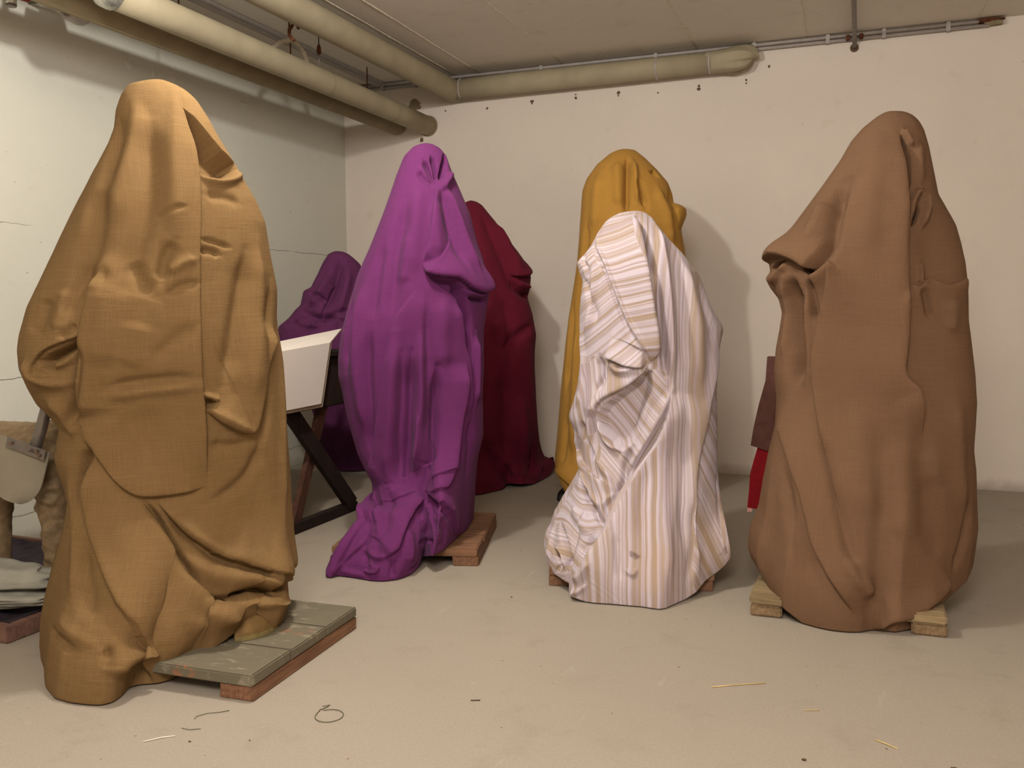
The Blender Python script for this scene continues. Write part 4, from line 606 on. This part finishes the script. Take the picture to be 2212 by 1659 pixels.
# ---------------------------------------------------------------- shoes peeping out
def shoe(name, label, loc, rz, L_, Wd, Ht, mat, sole_mat, parent=None):
    o = empty(name, loc, rz, label if not parent else None, 'shoe' if not parent else None)
    if parent: o.parent = parent
    n = 20; rows = []
    for i in range(13):
        t = i / 12; x = L_ * t; w = Wd * (0.55 + 0.45 * math.sin(math.pi * min(t * .9 + .12, 1))) * (math.sqrt(max(0, 1 - ((t - .72) / .28) ** 2)) if t > .72 else 1); hh = Ht * (1 - 0.55 * t) * (math.sqrt(max(0.0, 1 - ((t - .72) / .28) ** 2)) if t > .72 else 1)
        rows.append([(x, max(w, .002) / 2 * math.cos(math.pi * k / n), .012 + max(hh, .002) * math.sin(math.pi * k / n) ** .8) for k in range(n + 1)])
    V = [p for r in rows for p in r]; F = [(i * (n + 1) + k, (i + 1) * (n + 1) + k, (i + 1) * (n + 1) + k + 1, i * (n + 1) + k + 1) for i in range(12) for k in range(n)]
    mesh_obj('upper', V, F, mat, o, True)
    out = [(r[0][0], r[0][1] * 1.08) for r in rows] + [(r[-1][0], r[-1][1] * 1.08) for r in rows[::-1]]
    m_ = len(out); V = [(x, y, 0) for x, y in out] + [(x, y, .014) for x, y in out]
    F = [tuple(range(m_))[::-1], tuple(range(m_, 2 * m_))] + [(k, (k + 1) % m_, m_ + (k + 1) % m_, m_ + k) for k in range(m_)]
    mesh_obj('sole', V, F, sole_mat, o)
    return o
M['suede'] = m_plain('brown_suede', srgb(112, 88, 52), 0.8, 0.2); M['gold'] = m_plain('worn_sole', srgb(120, 106, 66), 0.5, 0.4); M['black'] = m_plain('black_leather', srgb(26, 20, 18), 0.4, 0.4)
shoe('shoe', 'brown shoe tip under the tan burlap hem, on the green-painted boards', (1.945, -3.665, .0765), R(-100), .15, .08, .075, M['suede'], M['gold'])
shoe('shoe', 'black shoe under the mustard yellow cloth', (2.15, -1.02, .002), R(-97), .20, .09, .08, M['black'], M['black'])

# garment and ribbon hanging behind the brown shroud
M['maroon'] = m_plain('brown_wool', srgb(92, 62, 54), 0.95, 0.1); M['redcloth'] = m_plain('red_cloth', srgb(130, 12, 22), 0.8, 0.2); M['pink'] = m_plain('pale_pink', srgb(214, 160, 150), 0.8, 0.2)
gm = empty('hanging_sleeve', (3.375, -2.15, 0), 0, 'dark brown sleeve with a red ribbon poking out behind the brown jute', 'garment')
def strip(name, pts, th, mat, par):
    n = len(pts); V = [(a[0], -th, a[2]) for a in pts] + [(a[1], -th * .6, a[3]) for a in pts] + [(a[0], th, a[2]) for a in pts] + [(a[1], th, a[3]) for a in pts]; F = []
    for k in range(n - 1): F += [(k, k + 1, n + k + 1, n + k), (2 * n + k, 3 * n + k, 3 * n + k + 1, 2 * n + k + 1), (k, 2 * n + k, 2 * n + k + 1, k + 1), (n + k, n + k + 1, 3 * n + k + 1, 3 * n + k)]
    F += [(0, n, 3 * n, 2 * n), (n - 1, 3 * n - 1, 4 * n - 1, 2 * n - 1)]
    return mesh_obj(name, V, F, mat, par)
strip('sleeve', [(-.03, .12, .90, .90), (-.035, .12, .80, .80), (-.06, .12, .70, .70), (-.08, .10, .60, .58), (-.09, .10, .525, .47)], .025, M['maroon'], gm)
strip('ribbon', [(-.062, .02, .52, .52), (-.078, .01, .46, .46), (-.092, 0, .40, .40), (-.095, -.02, .33, .33), (-.101, -.06, .255, .25)], .006, M['redcloth'], gm)
strip('ribbon_tip', [(-.101, -.078, .255, .258), (-.101, -.083, .237, .237)], .004, M['pink'], gm)

# ---------------------------------------------------------------- trestle table with card folder
tb = empty('trestle_table', (0.85, -2.1, 0), 0, 'dark wooden table on crossed legs between the tan and purple shrouds', 'table')
def local(o, pts): return [(p[0] - o.location.x, p[1] - o.location.y, p[2]) for p in pts]
box('table_body', -.55, .30, -.36, .30, .60, .86, M['wood_dark'], tb, .006)
box('table_top', -.58, .33, -.40, .33, .86, .885, M['wood_dark'], tb, .004)
def bar(name, a, b, w, t, mat, par):
    a = Vector(a); b = Vector(b); d = (b - a).normalized(); n = Vector((1, 0, 0)); s = d.cross(n).normalized() * w / 2; n = n * t / 2
    V = [tuple(a + i * s + j * n) for i, j in ((-1, -1), (1, -1), (1, 1), (-1, 1))] + [tuple(b + i * s + j * n) for i, j in ((-1, -1), (1, -1), (1, 1), (-1, 1))]
    return mesh_obj(name, V, [(3, 2, 1, 0), (4, 5, 6, 7), (0, 1, 5, 4), (1, 2, 6, 5), (2, 3, 7, 6), (3, 0, 4, 7)], mat, par)
for x in (.27, -.5):
    bar('leg', (x + .02, -.31, .62), (x + .02, .25, .04), .085, .03, M['wood_dark'], tb)
    bar('leg', (x - .012, .04, .62), (x - .012, -.235, .04), .06, .03, M['wood_brown'], tb)
    box('foot_bar', x - .025, x + .03, -.30, .30, 0, .05, M['wood_dark'], tb, .004)
fd = empty('card_folder', (1.2, -2.4, .9), 0, 'white card folder laid open over the edge of the dark table', 'card folder')
def fl3(pts): return [(p[0] - 1.2, p[1] + 2.4, p[2] - .9) for p in pts]
FP = dict(a=(1.22, -2.157, .936), b=(1.22, -2.66, .904), c=(1.22, -2.62, .632), d=(1.22, -2.247, .636), f=(1.05, -1.775, .997), g=(1.05, -2.42, .94))
v, f = slab(fl3([FP['a'], FP['b'], FP['c'], FP['d']]), -.008); mesh_obj('front_panel', v, f, M['board'], fd)
off = Vector((-.022, .0, -.002))
v, f = slab(fl3([tuple(Vector(FP[k]) + off + Vector((0, e, dz))) for k, e, dz in (('a', .05, 0), ('b', 0, 0), ('c', 0, -.018), ('d', .045, -.02))]), -.010); mesh_obj('back_panel', v, f, M['board_edge'], fd)
v, f = slab(fl3([FP['f'], FP['g'], FP['b'], FP['a']]), -.008); mesh_obj('top_flap', v, f, M['board'], fd)

# ---------------------------------------------------------------- bottom left: platform, animal, shovel, bundle
M['nightcloth'] = m_plain('dark_blue_cloth', srgb(52, 44, 50), 0.95, 0.1, var=0.35, sc=14); M['rim'] = m_wood('pinkish_rim', srgb(92, 66, 56), srgb(130, 98, 84), 0)
M['greycloth'] = m_plain('grey_green_cloth', srgb(140, 138, 126), 0.95, 0.1, var=0.18, sc=9); M['fleece'] = m_plain('carved_fleece', srgb(118, 98, 70), 0.7, 0.35, var=0.25, sc=40)
M['blade'] = m_plain('worn_shovel_steel', srgb(136, 128, 110), 0.55, 0.35, 0.2, var=0.12, sc=8)
pf = empty('low_platform', (.62, -3.48, 0), 0, 'low wooden platform with a dark cloth cover at the lower left', 'platform')
box('rim', -.60, .48, -.46, -.42, 0, .055, M['rim'], pf, .004); box('rim', .44, .48, -.42, .42, 0, .055, M['rim'], pf, .004)
box('rim', -.60, .44, .42, .45, 0, .055, M['rim'], pf, .004); box('rim', -.60, -.57, -.42, .42, 0, .055, M['rim'], pf, .004)
V = []; F = []; nx, ny = 50, 42
for j in range(ny + 1):
    for i in range(nx + 1): V.append((-.57 + 1.01 * i / nx, -.42 + .84 * j / ny, 0))
PV = np.array(V); hh = .045 + .012 * lattice_noise(PV + 2, (9, 9, 1), 4) + .006 * lattice_noise(PV + 5, (30, 12, 1), 6); PV[:, 2] = hh
F = [(j * (nx + 1) + i, j * (nx + 1) + i + 1, (j + 1) * (nx + 1) + i + 1, (j + 1) * (nx + 1) + i) for j in range(ny) for i in range(nx)]
mesh_obj('cover', PV, F, M['nightcloth'], pf, True)

def lump(name, loc, sc, mat, seed, amp, fr, label=None, cat=None, par=None, flatb=None):
    n, m = (64, 40) if max(sc) > .03 else (12, 8); V = []
    for j in range(m + 1):
        for i in range(n):
            a = 2 * math.pi * i / n; b = math.pi * j / m; V.append((math.sin(b) * math.cos(a), math.sin(b) * math.sin(a), math.cos(b)))
    P = np.array(V); d = 1 + amp * lattice_noise(P + seed, (fr, fr, fr * 2.2), seed) + amp * .5 * lattice_noise(P + seed + 5, (fr * 2.3,) * 3, seed + 1)
    P = P * d[:, None] * np.array(sc)
    if flatb is not None: P[:, 2] = np.maximum(P[:, 2], flatb)
    F = [(j * n + i, j * n + (i + 1) % n, (j + 1) * n + (i + 1) % n, (j + 1) * n + i)[::-1] for j in range(m) for i in range(n)]
    o = mesh_obj(name, P, F, mat, par, True, loc); tag(o, label, cat); return o
bd = empty('cloth_bundle', (.87, -3.775, .055), R(15), 'folded grey-green cloth bundle on the dark platform, between the animal legs', 'cloth')
lump('upper_fold', (0, 0, .105), (.22, .085, .055), M['greycloth'], 4, .22, 1.6, par=bd, flatb=-.05)
lump('lower_fold', (.03, -.03, .042), (.20, .085, .035), M['greycloth'], 9, .2, 1.5, par=bd, flatb=-.040)

# carved animal: one continuous body grown by remeshing limbs, trunk and neck together
V = []; F = []
def addtube(path, rad, seg=16):
    v, f = tube_vf(path, rad, seg); b = len(V); V.extend(v); F.extend([tuple(i + b for i in q) for q in f])
addtube([(-.40, .06, .46), (-.34, .06, .49), (-.2, .05, .495), (0, .02, .50), (.14, 0, .505), (.20, 0, .50), (.235, 0, .48)], [.05, .12, .135, .135, .14, .115, .06], 24)
addtube([(.13, -.03, .46), (.14, -.05, .36), (.135, -.05, .24), (.13, -.05, .12), (.125, -.055, .06), (.125, -.065, .035)], [.085, .062, .048, .042, .034, .036])
addtube([(-.10, -.03, .45), (-.125, -.05, .36), (-.13, -.05, .26), (-.13, -.05, .12), (-.13, -.055, .05), (-.13, -.06, .03)], [.075, .058, .046, .040, .034, .034])
addtube([(.12, .10, .46), (.14, .12, .3), (.14, .12, .12), (.14, .12, .03)], [.075, .05, .04, .035])
addtube([(-.32, .10, .46), (-.36, .12, .3), (-.33, .13, .12), (-.33, .13, .03)], [.075, .05, .04, .035])
addtube([(-.36, .02, .50), (-.44, -.02, .60), (-.50, -.05, .68)], [.09, .07, .06])
addtube([(-.47, -.05, .70), (-.54, -.07, .69), (-.62, -.09, .64), (-.66, -.10, .62)], [.055, .06, .042, .03])
addtube([(-.49, .0, .72), (-.46, .06, .72), (-.44, .10, .69)], [.02, .022, .008], 8)
addtube([(-.50, -.10, .72), (-.48, -.16, .71), (-.47, -.19, .68)], [.02, .022, .008], 8)
addtube([(.22, .02, .52), (.27, .03, .50), (.29, .03, .42)], [.02, .02, .012], 8)
an = mesh_obj('sheep_figure', V, F, M['fleece'], None, True, (.82, -3.57, .045), R(6))
md = an.modifiers.new('remesh', 'REMESH'); md.mode = 'VOXEL'; md.voxel_size = .009
dg = bpy.context.evaluated_depsgraph_get(); em = bpy.data.meshes.new_from_object(an.evaluated_get(dg)); an.modifiers.clear(); an.data = em
co = np.zeros(len(em.vertices) * 3, np.float32); em.vertices.foreach_get('co', co); co = co.reshape(-1, 3).astype(float)
no = np.zeros(len(em.vertices) * 3, np.float32); em.vertices.foreach_get('normal', no); no = no.reshape(-1, 3)
dsp = .007 * np.abs(lattice_noise(co, (34, 34, 42), 3)) + .018 * np.clip(lattice_noise(co, (30, 30, 38), 4), -.3, 1) * np.clip((co[:, 0] - .05) / .08, 0, 1)
co += no * dsp[:, None]; em.vertices.foreach_set('co', co.reshape(-1).astype(np.float32)); em.polygons.foreach_set('use_smooth', [True] * len(em.polygons))
if not em.materials: em.materials.append(M['fleece'])
tag(an, 'carved woolly sheep figure standing on the platform at the lower left edge', 'animal statue')

sv = empty('shovel', (1.0, -3.74, .055), R(21), 'grey steel shovel leaning against the sheep figure', 'shovel')
def bladept(s, t):   # s across -1..1, t down 0..1
    w = (.085 if t < .15 else .085) * (1 if t < .55 else math.sqrt(max(0, 1 - ((t - .55) / .5) ** 2)))
    return (s * w - .06 * t, -.03 * (1 - s * s) * (0.3 + t * .2) - .02, .585 - .20 * t - .38 * s * w)
V = []; n = 14; m = 16
for j in range(m + 1):
    for i in range(n + 1): V.append(bladept(-1 + 2 * i / n, j / m))
k0 = len(V); V += [(x, y + .005, z) for x, y, z in V]
F = []
for j in range(m):
    for i in range(n):
        a = j * (n + 1) + i; F.append((a, a + 1, a + n + 2, a + n + 1)); F.append((k0 + a, k0 + a + n + 1, k0 + a + n + 2, k0 + a + 1))
mesh_obj('blade', V, F, M['blade'], sv, True)
tube('handle', [(.035, -.03, .555), (.055, -.01, .64), (.13, .02, .95), (.19, .05, 1.25)], [.020, .0195, .0185, .0175], M['steel'], sv, 16)
v, f = slab([(-.045, -.046, .613), (.085, -.046, .564), (.076, -.046, .530), (-.055, -.046, .580)], .006); mesh_obj('mount_plate', v, f, M['steel'], sv)
for x, z in ((-.03, .592), (.055, .562), (.063, .548)): tube('rivet', [(x, -.044, z), (x, -.056, z)], .006, M['dark'], sv, 10)

# ---------------------------------------------------------------- litter on the floor
M['thread'] = m_plain('thread', srgb(96, 92, 72), 0.9, 0.1); M['straw'] = m_plain('straw', srgb(206, 178, 112), 0.7, 0.3, var=0.2); M['chipm'] = m_plain('crumb', srgb(82, 66, 50), 0.9, 0.1)
def arcpts(cx, cy, r, a0, a1, n, z=.0025, sq=1.0): return [(cx + r * math.cos(a0 + (a1 - a0) * k / n), cy + r * sq * math.sin(a0 + (a1 - a0) * k / n), z) for k in range(n + 1)]
o = tube('thread_loop', [(2.335, -3.965, .002), (2.352, -3.955, .003), (2.345, -3.985, .002)] + arcpts(2.385, -4.01, .038, 2.5, -2.9, 18) + [(2.34, -3.982, .002)], .0011, M['thread'], None, 6)
tag(o, 'dark thread curled into a loop on the floor right of the green boards', 'thread')
o = tube('thread', [(2.11, -4.08, .002), (2.09, -4.10, .002), (2.065, -4.115, .002), (2.05, -4.14, .002), (2.055, -4.155, .002)], .0009, M['thread'], None, 6); tag(o, 'short wavy thread on the floor just in front of the green boards', 'thread')
o = tube('thread', [(2.06, -4.21, .002), (2.085, -4.21, .002), (2.11, -4.195, .002)], .0009, M['thread'], None, 6); tag(o, 'short curved thread nearest the camera below the green boards', 'thread')
o = tube('straw', [(3.325, -3.455, .002), (3.40, -3.41, .003), (3.47, -3.37, .002)], .0014, M['straw'], None, 6); tag(o, 'long yellow straw on the floor in front of the brown jute', 'straw', 'straws on the floor')
o = tube('straw', [(3.765, -3.63, .002), (3.79, -3.645, .003), (3.815, -3.66, .002)], .0013, M['straw'], None, 6); tag(o, 'short bent straw on the floor at the lower right', 'straw', 'straws on the floor')
o = tube('straw', [(3.585, -3.515, .002), (3.60, -3.512, .002), (3.625, -3.50, .002)], .0011, M['straw'], None, 6); tag(o, 'tiny pale straw between the long straw and the bent one', 'straw', 'straws on the floor')
o = tube('splinter', [(2.02, -4.305, .002), (2.05, -4.27, .003), (2.075, -4.25, .002)], .0013, M['board'], None, 6); tag(o, 'white splinter on the floor below the tan burlap', 'splinter')
o = tube('twig', [(2.705, -3.785, .002), (2.73, -3.775, .002)], .0014, M['chipm'], None, 6); tag(o, 'tiny dark twig on the floor in front of the striped linen', 'twig')
for k, (x, y, r, lb) in enumerate(((3.60, -3.80, .006, 'dark crumb on the floor at the bottom edge right of centre'), (3.94, -3.72, .009, 'reddish crumb on the floor at the bottom right edge'), (2.13, -4.26, .004, 'dark crumb on the floor beside the curved thread'), (2.485, -2.90, .004, 'dark crumb on the floor near the striped linen pallet'), (2.27, -4.20, .003, 'smallest dark crumb on the floor below the thread loop'))):
    lump('crumb', (x, y, r * .35), (r, r * .6, r * .45), M['chipm'], k, .3, 2, lb, 'crumb')
